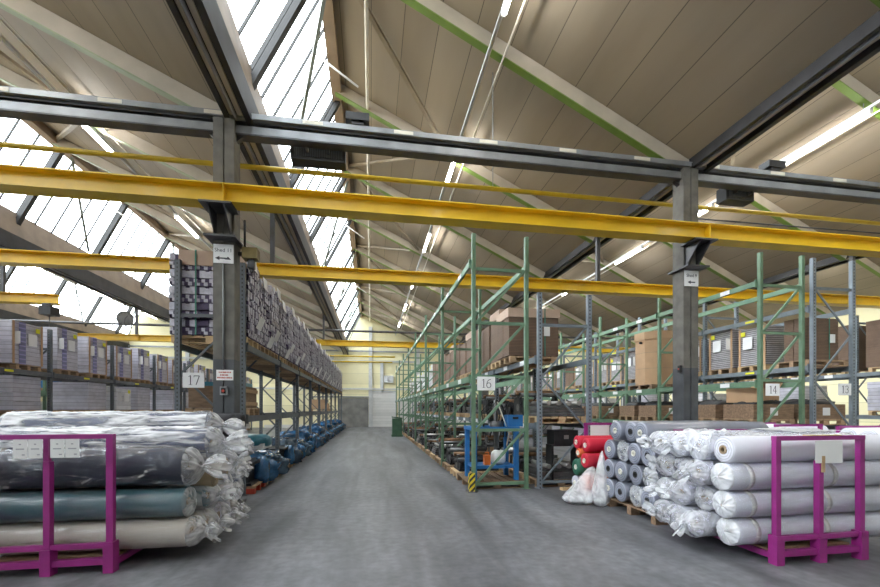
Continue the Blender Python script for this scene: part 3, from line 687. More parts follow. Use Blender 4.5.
def beam_me(L, col, h=.115):
    return cached(('beam', L, col, h), lambda: MB().box(-.025, .025, .045, L - .045, -h, 0).box(-.035, .035, .04, .06, -h - .03, .03).box(-.035, .035, L - .06, L - .04, -h - .03, .03).mesh('load_beam', col))
tag_me = MB().box(-.012, .0, 0, .26, -.105, -.012).mesh('rack_tag', 'paper')
ytag_me = MB().box(-.004, .0, 0, .26, -.085, -.03).mesh('yellow_tag', 'sticker')

def rack(name, label, Xf, dep, ya, bay, nb, H, levels, style, side, number=None, numx=None, numz=2.12, tags='white'):
    """Xf: smaller-x face; side: +1 when the aisle face is the smaller-x one"""
    col = {'green': 'rack_green', 'grey': 'rack_grey', 'blue': 'rack_blue'}[style]
    bcol = {'green': 'beam_green', 'grey': 'beam_grey', 'blue': 'beam_blue'}[style]
    r = thing(name, label, 'pallet rack', (Xf, ya, 0))
    for i in range(nb + 1):
        add('upright_post', post_me(H, col), r, (0, i * bay, 0)); add('upright_post', post_me(H, col), r, (dep, i * bay, 0))
        add('frame_bracing', bracing_me(dep, H, style, bcol), r, (0, i * bay, 0))
    for z in levels:
        for i in range(nb):
            for x in (-.05, dep + .05):
                b = add('load_beam', beam_me(bay, bcol), r, (x, i * bay, z))
                if tags == 'white' and ((x < 0) == (side > 0)):
                    for yy in (bay * .22, bay * .62): add('rack_tag', tag_me, b, (-.026 if side > 0 else .03, yy, 0))
                if tags == 'yellow' and ((x < 0) == (side > 0)): add('rack_tag', ytag_me, b, (-.026 if side > 0 else .03, bay * .45, 0))
    if number:
        s = add('number_sign', cached('sgn', lambda: MB().box(-.18, .18, -.008, 0, -.135, .135).mesh('number_sign', 'paper')), r, (numx, -.055, numz), label='white sign with the number %s' % number)
        add('digits', digit_mesh(number, .17), s, (0, -.0105, 0))
    return r
rack('pallet_rack', 'dark grey pallet rack numbered 17 beside the aisle, loaded with bundles', -3.44, 1.1, 8.18, 2.87, 9, 4.3, [1.47, 2.81], 'grey', -1, '17', .28, 2.12, 'none')
rack('pallet_rack', 'green pallet rack numbered 16 with machine parts underneath', 1.99, 1.09, 7.95, 3.6, 7, 5.05, [2.25, 4.53], 'green', 1, '16', .24, 2.1)
rack('pallet_rack', 'blue-grey pallet rack back to back with rack 16', 3.36, 1.08, 7.95, 2.87, 9, 3.95, [1.3, 2.66], 'blue', 1, None)
rack('pallet_rack', 'green pallet rack numbered 14 behind the Shed 9 column', 8.55, 1.1, 7.95, 3.27, 7, 5.08, [1.22, 2.22, 4.46], 'green', 1, '14', .26, 2.03)
rack('pallet_rack', 'blue-grey pallet rack numbered 13 next to rack 14', 9.95, 1.09, 7.95, 3.1, 8, 5.04, [1.22, 2.6, 3.95], 'blue', 1, '13', .80, 2.05, 'yellow')
rack('pallet_rack', 'blue-grey pallet rack along the aisle behind rack 13', 15.4, 1.1, 8.1, 2.87, 9, 4.6, [1.4, 2.75], 'blue', 1, None)
rack('pallet_rack', 'dark grey pallet rack with yellow tags below the wall clock', -10.08, 1.1, 10.55, 2.87, 8, 3.85, [1.42, 2.62], 'grey', -1, None, tags='yellow')
rack('pallet_rack', 'green pallet rack behind the rack with yellow tags', -12.7, 1.1, 10.55, 3.27, 7, 3.4, [1.1, 2.2], 'green', -1, None)

def slots(ya, bay, nb, n):
    return [ya + i * bay + .05 + (bay - .1) * (k + .5) / n for i in range(nb) for k in range(n)]
# pallets
def pallet_kit(w, l, m):
    deck = MB()
    nb = 7; bw = w / nb * .82
    for i in range(nb):
        x = -w / 2 + bw / 2 + i * (w - bw) / (nb - 1); deck.box(x - bw / 2, x + bw / 2, -l / 2, l / 2, .122, .144)
    for y in (-l / 2 + .05, 0, l / 2 - .05): deck.box(-w / 2, w / 2, y - .05, y + .05, .1, .122)
    sk = MB()
    for x in (-w / 2 + .07, 0, w / 2 - .07): sk.box(x - .07, x + .07, -.05, .05, .022, .1)
    sk.box(-w / 2, w / 2, -.05, .05, 0, .022)
    me = sk.mesh('skid', m)
    return (deck.mesh('pallet', m), [('skid', me, (0, y, 0)) for y in (-l / 2 + .05, 0, l / 2 - .05)])
PK = pallet_kit(1.12, .82, 'wood'); PKL = pallet_kit(1.12, .82, 'wood_light'); PKB = pallet_kit(1.2, 1.2, 'wood_dark')
PKR = (PK[0], [('skid', MB().box(-.56, .56, -.05, .05, 0, .1).mesh('skid', 'red_paint'), (0, y, 0)) for y in (-.36, 0, .36)])

# --- bundles on rack 17
def bundle_kit(w, l, h, seed, cap=False, sheets=1):
    r = random.Random(seed); mb = MB(); rows = 10; bh = h / rows
    mb.box(-w / 2 + .05, w / 2 - .05, -l / 2 + .04, l / 2 - .04, 0, h - .02, 1)
    for k in range(rows):
        z = k * bh; odd = k % 2
        for side in range(4):
            span = w if side < 2 else l
            n = int(span / (.155 if odd else .125)); off = r.uniform(0, .04)
            for i in range(n):
                a = -span / 2 + i * span / n; u = span / n
                if odd: cells = [(0, .55, 0, 1, 0), (.55, 1, .0, .85, 1 if r.random() < .6 else 0)]
                else: cells = [(0, .45, .5, 1, 0), (.45, 1, .5, .95, 1), (0, .3, 0, .5, 1), (.3, .8, .05, .5, 0), (.8, 1, 0, .45, 1)]
                if r.random() < .12: cells = [(0, .9, .1, .8, 1)]
                for (p, q, lo, hi, mi) in cells:
                    o = r.uniform(.0, .03) if mi == 0 else 0; a0 = a + u * p; b0 = a + u * q
                    z0 = z + bh * (lo * .86 + .05); z1 = z + bh * (hi * .86 + .06) + r.uniform(-.008, .008)
                    if side == 0: mb.box(a0, b0, -l / 2 - o * .2, -l / 2 + .08, z0, z1, mi)
                    elif side == 1: mb.box(a0, b0, l / 2 - .08, l / 2 + o * .2, z0, z1, mi)
                    elif side == 2: mb.box(-w / 2 - o, -w / 2 + .08, a0, b0, z0, z1, mi)
                    else: mb.box(w / 2 - .08, w / 2 + o, a0, b0, z0, z1, mi)
    parts = []
    for i in range(sheets):
        y = -l * .2 + i * l * .42; top = (i + seed) % 2
        z = h - .12 if top else r.choice([.07, .3])
        parts.append(('paper_sheet', MB().cbox((0, 0, 0), (.004, .36, .25), R=Matrix.Rotation(-.12 if top else .4, 3, 'Y')).mesh('paper_sheet', 'paper'), (w / 2 + (.05 if top else .08), y, z + .06), None))
    if cap:
        parts.append(('carton_cap', MB().box(-w / 2 + .16, w / 2 - .02, -l / 2 - .03, l / 2 - .05, 0, .27).mesh('carton_cap', 'carton_pink'), (0, 0, h - .22), 'pinkish carton on top'))
    sm = MB().box(-w / 2 + .44, -w / 2 + .465, -l / 2 - .045, -l / 2 - .035, 0, h + .05).box(-w / 2 + .44, -w / 2 + .465, -l / 2 - .045, l / 2, h + .05, h + .056)
    parts.append(('strap', sm.mesh('strap', 'strap_green')))
    return (mb.mesh('bundle_stack', ['bundle_white', 'bundle_purple']), parts)
BK = [bundle_kit(1.34, .84, 1.5, 1, True, 2), bundle_kit(1.34, .84, 1.46, 2, False, 2), bundle_kit(1.32, .84, 1.38, 3, False, 2), bundle_kit(1.34, .84, 1.52, 4, False, 2)]
PKW = pallet_kit(1.3, .82, 'wood'); PKWL = pallet_kit(1.3, .82, 'wood_light')
for i, y in enumerate(slots(8.18, 2.87, 9, 3)):
    kk = 0 if i == 0 else 1 + (i * 7 + i // 3) % 3
    place(PKW if i % 3 else PKWL, 'pallet', 'pallet carrying the %s bundle stack from the sign 17 on rack 17' % ORD[i], 'pallet', (-2.95, y, 2.81), 0, 'pallets on the upper level of rack 17')
    place(BK[kk], 'bundle_stack', '%s stack of white and purple bundles from sign 17, upper level of rack 17' % ORD[i], 'bundle stack', (-2.95, y, 2.955), 0, 'bundle stacks on rack 17')

# --- film-wrapped cartons
def wrap_kit(w, l, h, m, edge=True, label=True, side=-1, extra='wrap_blue'):
    mb = MB(); n = 2
    r = random.Random(int(w * 100 + l * 33 + h * 77))
    lay = max(4, int(h / .23)); lh = h / lay
    for k in range(lay):
        o = r.uniform(-.012, .012)
        mb.box(-w / 2 + o, w / 2 + o, -l / 2 - o, l / 2 - o, k * lh, (k + 1) * lh - .006, 0)
    parts = []
    x = -w / 2 - .018 if side < 0 else w / 2 + .018
    if extra: parts.append(('print_strip', MB().box(x - .003, x + .003, -l * .3, -l * .08, 0, h).box(-w * .1, w * .12, -l / 2 - .02, -l / 2 - .014, 0, h).mesh('print_strip', extra)))
    if edge:
        for yy in (-l / 2 + .03, l / 2 - .03): parts.append(('edge_board', MB().box(x - .005, x + .005, yy - .03, yy + .03, 0, h).mesh('edge_board', 'carton')))
        xx = side * (-w / 2 + .03); parts.append(('edge_board', MB().box(xx - .03, xx + .03, -l / 2 - .022, -l / 2 - .014, 0, h).mesh('edge_board', 'carton')))
    if label:
        parts.append(('paper_label', MB().box(-.006, .006, -.12, .16, -.17, .15).box(-.13, .1, -l * .5 - .03, -l * .5 - .024, -.17, .15).mesh('paper_label', 'paper'), (x + (.006 if side > 0 else -.006), l * .12, h * .62)))
        parts.append(('sticker', MB().box(-.008, .008, -.06, .06, -.06, .06).mesh('sticker', 'sticker'), (x + (.01 if side > 0 else -.01), l * .32, h * .86)))
    return (mb.mesh('wrapped_stack', m), parts)
WK = [wrap_kit(1.05, .92, 1.18, 'wrap_layers', True, True, 1), wrap_kit(1.05, .98, 1.1, 'wrap_layers', True, True, 1), wrap_kit(1.05, .85, 1.22, 'wrap_layers', False, True, 1)]
# below-clock rack, upper level
for i, y in enumerate(slots(10.55, 2.87, 8, 2)):
    place(PK, 'pallet', 'pallet under the %s film-wrapped stack on the upper level below the clock' % ORD[i], 'pallet', (-9.53, y, 2.62), 0, 'pallets on the rack below the clock')
    place(WK[i % 3], 'wrapped_stack', '%s film-wrapped carton stack along the upper level of the yellow-tagged rack' % ORD[i], 'wrapped stack', (-9.53, y, 2.765), 0, 'wrapped stacks on the yellow-tagged rack')
WD = [wrap_kit(1.05, .9, .78, 'wrap_white', False, True, 1, None), wrap_kit(1.05, .9, .9, 'wrap_layers', False, False, 1, None)]
for i, y in enumerate(slots(10.55, 2.87, 8, 2)):
    if i % 4 != 2:
        k_ = i % 2
        place(PKL if i % 3 == 0 else PK, 'pallet', 'pallet under the %s load on the middle level of yellow-tagged rack' % ORD[i], 'pallet', (-9.53, y, 1.42), 0, 'middle level pallets below the clock')
        place(WD[k_], 'wrapped_stack', '%s pale load along the middle level of the yellow-tagged rack' % ORD[i], 'wrapped stack', (-9.53, y, 1.565), 0, 'middle level loads below the clock')
    place(PK, 'pallet', 'floor pallet under the %s load at the foot of yellow-tagged rack' % ORD[i], 'pallet', (-9.53, y, 0), 0, 'floor pallets below the clock')
    place(WD[(i + 1) % 2], 'wrapped_stack', '%s pale load on the floor under the yellow-tagged rack' % ORD[i], 'wrapped stack', (-9.53, y, .145), 0, 'floor loads below the clock')
plank_me = MB().box(-.55, .55, -.6, .6, 0, .06).box(-.55, .55, -.58, .6, .065, .12).box(-.53, .55, -.6, .6, .125, .17).mesh('board', 'wood')
for i in range(9):
    y = slots(10.55, 3.27, 7, 2)[i]
    place((plank_me, []), 'board_stack', '%s pile of boards on the green rack behind the yellow-tagged rack' % ORD[i], 'boards', (-12.15, y, 2.2), 0, 'board piles on the green rack behind')
    if i % 3 == 1: place((MB().box(-.3, .3, -.4, .4, 0, .28).mesh('crate', 'blue_paint'), []), 'blue_crate', '%s blue crate on the green rack behind the yellow-tagged rack' % ORD[i // 3], 'crate', (-12.15, y, 2.375), 0, 'blue crates on the green rack behind')
    place(WD[i % 2], 'wrapped_stack', '%s pale stack on lower level of the green rack behind yellow tags' % ORD[i], 'wrapped stack', (-12.15, y, 1.1), 0, 'lower loads on the green rack behind')

# --- brown cardboard stacks on rack 15
def brown_kit(w, l, h, lid=True, white=False):
    r = random.Random(int(h * 1000)); mb = MB()
    nx, ny = 1, 2
    for a in range(ny):
        y0 = -l / 2 + a * l / ny
        o = r.uniform(-.012, .012)
        mb.box(-w / 2 + o, w / 2 + o, y0 + .006, y0 + l / ny - .006, 0, h - (.14 if lid else 0))
    parts = []
    if lid: parts.append(('lid', MB().box(-w / 2 - .03, w / 2 + .03, -l / 2 - .02, l / 2 + .02, h - .2, h).mesh('lid', 'carton_pink'), (0, 0, 0), 'paler cardboard lid'))
    parts.append(('strap', MB().box(-w * .22, -w * .2, -l / 2 - .03, -l / 2 - .022, 0, h).box(w * .2, w * .22, -l / 2 - .03, -l / 2 - .022, 0, h).box(-w * .22, -w * .2, -l / 2 - .03, l / 2, h, h + .006).mesh('strap', 'strap_green')))
    if white: parts.append(('paper_label', MB().box(.22, .36, -l / 2 - .04, -l / 2 - .031, h * .42, h * .62).mesh('paper_label', 'paper')))
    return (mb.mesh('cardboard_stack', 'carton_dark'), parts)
CK = [brown_kit(1.18, .86, 1.07, True, True), brown_kit(1.12, .86, 1.16, False), brown_kit(1.12, .8, 1.26, True), brown_kit(1.1, .9, 1.05, False)]
WW = wrap_kit(1.1, .84, 1.15, 'wrap_white', False, True, -1, None)
for i, y in enumerate(slots(7.95, 2.87, 9, 3)[1:]):
    w_ = i > 11 and i % 3 != 0
    place(PKL if i % 2 else PK, 'pallet', 'pallet under the %s load on the upper level beside rack 16' % ORD[i], 'pallet', (3.72 if i else 3.66, y, 2.66), 0, 'pallets on the rack beside 16')
    if w_: place(WW, 'wrapped_stack', '%s load, pale and film-wrapped, on the upper level beside rack 16' % ORD[i], 'wrapped stack', (3.72, y, 2.805), 0, 'loads on the rack beside 16')
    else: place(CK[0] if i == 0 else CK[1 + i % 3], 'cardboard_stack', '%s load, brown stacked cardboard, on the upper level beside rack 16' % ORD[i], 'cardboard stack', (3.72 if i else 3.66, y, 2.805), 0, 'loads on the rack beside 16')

# --- octagonal carton and loads of racks 14, 13, 12
oc = [(.62 * math.cos(a) * (1 if True else 1), .62 * math.sin(a)) for a in [PI / 8 + k * PI / 4 for k in range(8)]]
oct_kit = (MB().prism_z(oc, 0, 1.62).mesh('octagon_carton', 'carton'), [('lid', MB().prism_z([(x * 1.05, y * 1.05) for x, y in oc], 1.42, 1.66).mesh('lid', 'carton'), (0, 0, 0)),
           ('handle_hole', MB().box(-.09, -.0, -.02, .02, -.03, .03).mesh('hole', 'black'), (-.5745, -.1, 1.33)),
           ('seam', MB().prism_z([(x * 1.006, y * 1.006) for x, y in oc], .5, .515).prism_z([(x * 1.006, y * 1.006) for x, y in oc], 1.0, 1.015).mesh('seam', 'core'))])
place(PKB, 'pallet', 'pallet under the big octagonal carton on rack 14', 'pallet', (9.1, 12.1, 2.22))
place(oct_kit, 'octagon_carton', 'big octagonal cardboard container with lid on rack 14 beside the column', 'carton', (9.1, 12.1, 2.365))
SK = [wrap_kit(1.05, .8, 1.1, 'wrap_dark', True, True, -1, None), wrap_kit(1.05, .78, 1.0, 'wrap_dark', True, True, -1, None)]
bk = brown_kit(1.05, .9, 1.0, False, True); bk0 = brown_kit(1.0, .46, 1.0, False, True)
for i, y in enumerate(slots(7.95, 3.1, 8, 3)):
    if i in (0,): kit, nm, what = bk0, 'cardboard_stack', 'brown cardboard stack'
    elif i % 6 == 5: kit, nm, what = bk, 'cardboard_stack', 'brown cardboard stack'
    else: kit, nm, what = SK[i % 2], 'wrapped_stack', 'black-and-white wrapped stack'
    if i == 0: y = 8.44
    place(PKL if i % 2 else PK, 'pallet', 'pallet under the %s load on the upper level of rack 13' % ORD[i], 'pallet', (10.5, y, 2.6), 0, 'pallets on rack 13')
    place(kit, nm, '%s load on upper level of rack 13 from its sign, a %s' % (ORD[i], what), 'stack', (10.5, y, 2.745), 0, 'loads on rack 13')
tall = brown_kit(1.05, 1.0, 1.45, False, True)
for i, y in enumerate(slots(8.1, 2.87, 8, 2)):
    place(PKL, 'pallet', 'pallet under the %s load on the upper level behind rack 13' % ORD[i], 'pallet', (15.95, y, 2.75), 0, 'pallets behind rack 13')
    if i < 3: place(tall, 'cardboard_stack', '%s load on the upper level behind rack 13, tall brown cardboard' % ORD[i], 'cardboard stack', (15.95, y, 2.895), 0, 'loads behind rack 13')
    else: place(SK[i % 2], 'wrapped_stack', '%s load on the upper level behind rack 13, film-wrapped goods' % ORD[i], 'wrapped stack', (15.95, y, 2.895), 0, 'loads behind rack 13')
    for z, lv in ((1.4, 'middle level'), (0, 'floor')):
        if (i + (z > 0)) % 3 == 0: continue
        place(PKL, 'pallet', '%s pallet on the %s of the rack behind rack 13' % (ORD[i], lv), 'pallet', (15.95, y, z), 0, 'lower pallets behind rack 13')
        place(WD[i % 2], 'wrapped_stack', '%s pale wrapped load on the %s behind rack 13' % (ORD[i], lv), 'wrapped stack', (15.95, y, z + .145), 0, 'lower loads behind rack 13')
# lower levels of 14 and 13: timber pallet boxes, cartons, white goods
def collar_box(w, l, h):
    mb = MB().box(-w / 2, w / 2, -l / 2, -l / 2 + .025, 0, h).box(-w / 2, w / 2, l / 2 - .025, l / 2, 0, h).box(-w / 2, -w / 2 + .025, -l / 2 + .025, l / 2 - .025, 0, h).box(w / 2 - .025, w / 2, -l / 2 + .025, l / 2 - .025, 0, h)
    return (mb.mesh('timber_box', 'wood_dark'), [('paper_label', MB().box(-.1, .1, -l / 2 - .008, -l / 2 - .001, .08, .26).mesh('paper_label', 'paper')),
            ('contents', MB().lump(w - .1, l - .1, h + .12, 3, 18).mesh('contents', 'machine'))])
TB = collar_box(1.08, .82, .34)
open_carton = (MB().box(-.4, .4, -.35, .35, 0, .34).mesh('carton', 'carton'), [('flap', MB().cbox((-.1, -.42, .40), (.7, .02, .26), R=Matrix.Rotation(.9, 3, 'X')).mesh('flap', 'carton')), ('flap', MB().cbox((.48, 0, .38), (.02, .66, .22), R=Matrix.Rotation(.8, 3, 'Y')).mesh('flap', 'carton'))])
for xr_, nm, ys_ in ((9.1, '14', slots(7.95, 3.27, 7, 3)), (10.5, '13', slots(7.95, 3.1, 7, 3))):
    for i, y in enumerate(ys_):
        if i % 3 == 2 and nm == '14' or (nm == '13' and i % 3): continue
        place(PK, 'pallet', 'pallet under the %s load on the middle level of rack %s' % (ORD[i], nm), 'pallet', (xr_, y, 1.22), 0, 'middle level pallets of rack ' + nm)
        if i % 3 != 2:
            place(TB, 'timber_box', '%s load on the middle level of rack %s, an open timber box' % (ORD[i], nm), 'timber box', (xr_, y, 1.365), 0, 'timber boxes on rack ' + nm)
        else: place(WD[0], 'wrapped_stack', '%s load on the middle level of rack %s, pale and wrapped' % (ORD[i], nm), 'wrapped stack', (xr_, y, 1.365), 0, 'middle level stacks of rack ' + nm)
        if i > 0 and i % 2:
            place(PK, 'pallet', '%s floor pallet under rack %s' % (ORD[i], nm), 'pallet', (xr_, y, 0), 0, 'floor pallets of rack ' + nm)
            place(WD[i % 2], 'wrapped_stack', '%s pale wrapped load on the floor under rack %s' % (ORD[i], nm), 'wrapped stack', (xr_, y, .145), 0, 'floor loads of rack ' + nm)
place(open_carton, 'open_carton', 'open brown carton tipped on the timber box behind sign 14', 'carton', (9.05, 8.62, 1.75), .2)

# ------------------------------------------------------------------ loom parts and clutter under racks 16 / 15
def machine_kit(seed, w=.95, l=.64, h=.6):
    r = random.Random(seed); parts = []; h *= .72
    for sx in (-1, 1):
        f = MB().box(sx * w * .46 - .02, sx * w * .46 + .02, -l / 2, l / 2, .05, h * r.uniform(.45, .8)).box(sx * w * .46 - .03, sx * w * .46 + .03, -l * .2, l * .1, .05, h)
        parts.append(('side_plate', f.mesh('side_plate', r.choice(['machine', 'machine', 'machine_grey']))))
    for k in range(5):
        y = -l / 2 + l * k / 4; z = r.uniform(.16, h)
        parts.append(('roller', MB().tube((-w * .5 - r.uniform(0, .06), y, z), (w * .5, y, z), r.uniform(.022, .06), 12).mesh('roller', r.choice(['roller', 'machine', 'machine_grey', 'machine', 'rust']))))
    parts.append(('motor_box', MB().box(-.32, .1, -.2, .2, .05, h * .6).tube((-.32, 0, h * .35), (-.48, 0, h * .35), .09, 14).mesh('motor_box', r.choice(['machine', 'machine_grey', 'machine']))))
    if seed % 2: parts.append(('wood_block', MB().box(-.46, -.2, -.3, -.08, .05, .3).mesh('wood_block', r.choice(['wood', 'carton']))))
    hose = [(-w / 2 + w * k / 11, r.uniform(-l / 2, l / 2) * .5, h * .6 + .12 * math.sin(k * 1.1 + seed)) for k in range(12)]
    parts.append(('hose', MB().path(hose, .014, 6).mesh('hose', 'black')))
    return (MB().box(-w / 2, w / 2, -l / 2, l / 2, 0, .05).mesh('machine_bed', 'machine'), parts)
MK = [machine_kit(s, .95, .64, .5 + .12 * (s % 4)) for s in range(6)]
plate_kit = (MB().box(-.5, .5, -.42, .42, 0, .05).box(-.47, .5, -.4, .42, .055, .11).box(-.5, .48, -.42, .4, .115, .16).box(-.5, .46, -.38, .42, .165, .22).mesh('plate_stack', 'machine_grey'),
             [('roller', MB().tube((-.3 + .22 * k, -.44, .27), (-.3 + .22 * k, .44, .27), .05, 12).mesh('roller', 'roller')) for k in range(4)])
for i, y in enumerate(slots(7.95, 3.6, 7, 3)[1:]):
    place(PK if i % 3 else PKL, 'pallet', 'floor pallet under the %s machine part beneath rack 16 past the bench' % ORD[i], 'pallet', (2.5, y, 0), 0, 'floor pallets under rack 16')
    k_ = MK[i % 6] if i % 4 != 3 else plate_kit
    place(k_, 'loom_part', '%s dark machine part on a pallet beneath rack 16 past the bench' % ORD[i], 'machine part', (2.5, y, .145), PI if i % 2 else 0, 'machine parts under rack 16')
for i, y in enumerate(slots(7.95, 2.87, 8, 3)):
    place(PK, 'pallet', 'floor pallet under the %s machine part beneath the rack beside 16' % ORD[i], 'pallet', (3.9, y, 0), 0, 'floor pallets beside rack 16')
    place(MK[(i * 5 + 1) % 6] if i % 3 else plate_kit, 'loom_part', '%s dark machine part on the floor pallets beside rack 16' % ORD[i], 'machine part', (3.9, y, .145), 0, 'machine parts beside rack 16')
    place(PK if i % 2 else PKL, 'pallet', 'pallet under the %s dark goods on the middle level beside rack 16' % ORD[i], 'pallet', (3.9, y, 1.3), 0, 'middle level pallets beside rack 16')
    kit = [plate_kit, MK[2], MK[(i * 3) % 6]][i % 3]
    place(kit, ['plate_stack', 'loom_part', 'loom_part'][i % 3], '%s load on the middle level beside rack 16' % ORD[i], 'machine part', (3.9, y, 1.445), 0, 'middle level goods beside rack 16')

# blue bench at the head of rack 16
bench = thing('workbench', 'blue steel bench frame on a pallet at the head of rack 16', 'bench', (2.5, 8.48, .147))
for sx in (-1, 1):
    for sy in (-1, 1): add('leg', cached('bleg', lambda: MB().box(-.045, .045, -.045, .045, 0, 1.02).mesh('leg', 'blue_paint')), bench, (sx * .44, sy * .32, 0))
add('top_frame', MB().box(-.5, .5, -.38, -.3, 1.02, 1.09).box(-.5, .5, .3, .38, 1.02, 1.09).box(-.5, -.42, -.3, .3, 1.02, 1.09).box(.42, .5, -.3, .3, 1.02, 1.09).mesh('top_frame', 'blue_paint'), bench)
add('shelf', MB().box(-.44, .44, -.32, .32, .24, .3).mesh('shelf', 'blue_paint'), bench)
place(PKB, 'pallet', 'pallet under the blue steel bench at the head of rack 16', 'pallet', (2.52, 8.63, 0))
place((MB().lump(.3, .26, .3, 4, 16, .6, .05).mesh('canister', 'white'), [('cap', MB().tube((0, 0, .29), (0, 0, .34), .04, 12).mesh('cap', 'black'))]), 'canister', 'white canister on the shelf of the blue bench', 'canister', (2.62, 8.35, .445))
place((MB().box(-.06, .06, -.07, .07, 0, .2).mesh('can', 'orange_paint'), [('handle', MB().path([(-.04, 0, .2), (-.035, 0, .25), (.035, 0, .25), (.04, 0, .2)], .012).mesh('handle', 'orange_paint'))]), 'orange_can', 'orange can beside the white canister on the blue bench shelf', 'can', (2.36, 8.3, .445))
gr = MB()
for k in range(7):
    a = k * .9; gr.path([(math.cos(a) * .12, math.sin(a) * .1, .0), (math.cos(a) * .2, math.sin(a) * .16, .3), (math.cos(a + 1) * .1, math.sin(a + 1) * .1, .55), (math.cos(a + 1.6) * .3, .1 * math.sin(a), .2 + .05 * k), (math.cos(a + 2) * .26, .1, -.25)], .013, 6)
place((gr.mesh('cable_bundle', 'black'), [('spindle', MB().tube((0, 0, -.78), (0, 0, .55), .05, 12).tube((0, 0, -.1), (0, 0, .1), .14, 14).mesh('spindle', 'machine_grey')), ('white_cable', MB().path([(0, -.1, .5), (.1, -.2, .15), (.2, -.24, -.15), (.16, -.22, -.42)], .014, 6).mesh('white_cable', 'offwhite'))]), 'spindle_head', 'machine spindle with tangled black cables on the blue bench', 'machine', (2.62, 8.5, 1.24))
place((MB().box(-.16, .16, -.14, .14, 0, .24).mesh('crate', 'blue_paint'), [('handle', MB().box(-.06, .06, -.15, -.14, .15, .2).mesh('h', 'black'))]), 'blue_crate', 'small blue crate on the back corner of the blue bench', 'crate', (2.93, 8.3, 1.235))
place((MB().box(-.05, .06, -.05, .06, 0, .36).mesh('guard', 'hazard'), [('foot', MB().box(-.09, .1, -.09, .1, 0, .012).mesh('foot', 'steel'))]), 'corner_guard', 'yellow and black striped post guard at the foot of rack 16', 'corner guard', (1.92, 7.83, 0))
place((MB().box(-.26, .26, -.18, .18, 0, .3).mesh('case', 'machine'), [('latch', MB().box(-.05, .05, -.19, -.18, .12, .2).mesh('latch', 'roller'))]), 'metal_case', 'black metal case hanging low in the rack beside 16', 'case', (3.95, 8.15, .86))
place((MB().box(-.06, -.02, -.15, .15, 0, .71).box(.5, .54, -.15, .15, 0, .71).box(-.06, .54, -.15, .15, .71, .74).mesh('stand', 'machine'), []), 'metal_stand', 'black metal stand under the black metal case beside rack 16', 'stand', (3.71, 8.15, .12))
place((MB().box(-.4, .4, -.05, .05, 0, .05).mesh('board', 'wood_light'), []), 'loose_board', 'loose pale board on the floor in front of rack beside 16', 'board', (4.1, 7.72, 0), .08)
place((MB().box(-.28, .28, -.3, .3, .12, 1.05).mesh('bin', 'green_bin'), [('lid', MB().cbox((0, 0, 1.1), (.6, .64, .06), R=Matrix.Rotation(.12, 3, 'Y')).mesh('lid', 'green_bin')), ('foot', MB().box(-.32, .32, -.34, .34, 0, .12).mesh('foot', 'green_bin'))]), 'waste_bin', 'green metal bin standing in the aisle by rack 16', 'bin', (1.5, 24.4, 0))
place((MB().box(-.03, .03, -.45, .45, 0, .9).mesh('panel', 'rust'), []), 'wood_panel', 'orange-brown panel on end standing behind the green bin', 'panel', (1.78, 27.2, 1.25 - 1.25), .4)

# ------------------------------------------------------------------ clutter along rack 17
def tarp_kit(seed, w, l, h, m='film_blue', m2='machine'):
    core = MB().box(-w / 2 + .08, w / 2 - .08, -l / 2 + .08, l / 2 - .08, 0, h * .7).mesh('goods', m2)
    return (MB().lump(w, l, h, seed, 34, .5, .17, fr=3.2).mesh('tarp', m), [('goods', core), ('film_tail', MB().lump(.5, .35, .42, seed + 9, 20, .7, .3, fr=3.5).mesh('tail', m), (w / 2 - .05, -l * .2, -.1))])
TK = [tarp_kit(1, 1.1, .68, .5), tarp_kit(2, 1.1, .68, .62, 'film_darkblue'), tarp_kit(3, 1.1, .68, .66), tarp_kit(5, 1.1, .68, .45, 'film_darkblue')]
dark_kit = (MB().box(-.52, .5, -.42, .42, 0, .05).box(-.45, .42, -.35, .38, .05, .38).box(-.52, .52, -.44, .44, .38, .44).mesh('dark_goods', 'machine'),
            [('film', MB().lump(.3, .34, .5, 12, 24, .6, .22, fr=3).mesh('film', 'film_blue'), (.5, .26, -.06))])
for i, y in enumerate(slots(8.18, 2.87, 9, 3)):
    place(PKR if i == 0 else (PKL if i % 2 == 0 else PK), 'pallet', '%s' % ('red-stained pallet on the floor at the head of rack 17' if i == 0 else 'floor pallet under the %s pile beneath rack 17' % ORD[i]), 'pallet', (-2.72, y, 0), 0, 'floor pallets under rack 17')
    kit = dark_kit if i in (0, 3, 8) else TK[(i * 3 + 1) % 4]
    place(kit, 'film_pile' if i else 'dark_goods', 'black goods with blue film on the red pallet at the head of rack 17' if i == 0 else ('%s pile under rack 17, black goods with a blue film edge' if i in (3, 8) else '%s pile under rack 17, covered in blue film') % ORD[i], 'covered pile', (-2.72, y, .145), 0, 'film-covered piles under rack 17')
place((MB().lump(1.0, .8, .3, 21, 24, .5, .08).mesh('sheet_pile', 'teal_film'), [('base', MB().box(-.45, .45, -.35, .35, 0, .12).mesh('base', 'white'))]), 'sheet_pile', 'teal sheet pile on white blocks above the second pile under rack 17', 'sheet pile', (-2.75, 9.9, .72))
place((MB().lump(.9, .7, .5, 31, 30, .7, .3, fr=4).mesh('scrap_heap', 'bundle_white'), [('dark_scrap', MB().lump(.6, .6, .42, 33, 30, .7, .35, fr=4).mesh('dark', 'black'), (-.1, .1, .05))]), 'scrap_heap', 'black and white crumpled scrap on black goods at the head of rack 17', 'scrap heap', (-2.85, 8.75, .585))
crate2 = (MB().box(-.5, .5, -.42, .42, 0, .42).mesh('crate', 'wood_dark'), [('batten', MB().box(.5, .525, -.42, .42, .05, .12).box(.5, .525, -.42, .42, .3, .37).mesh('batten', 'wood')), ('sheet', MB().box(-.48, .45, -.4, .3, .42, .5).mesh('sheet', 'teal_film'))])
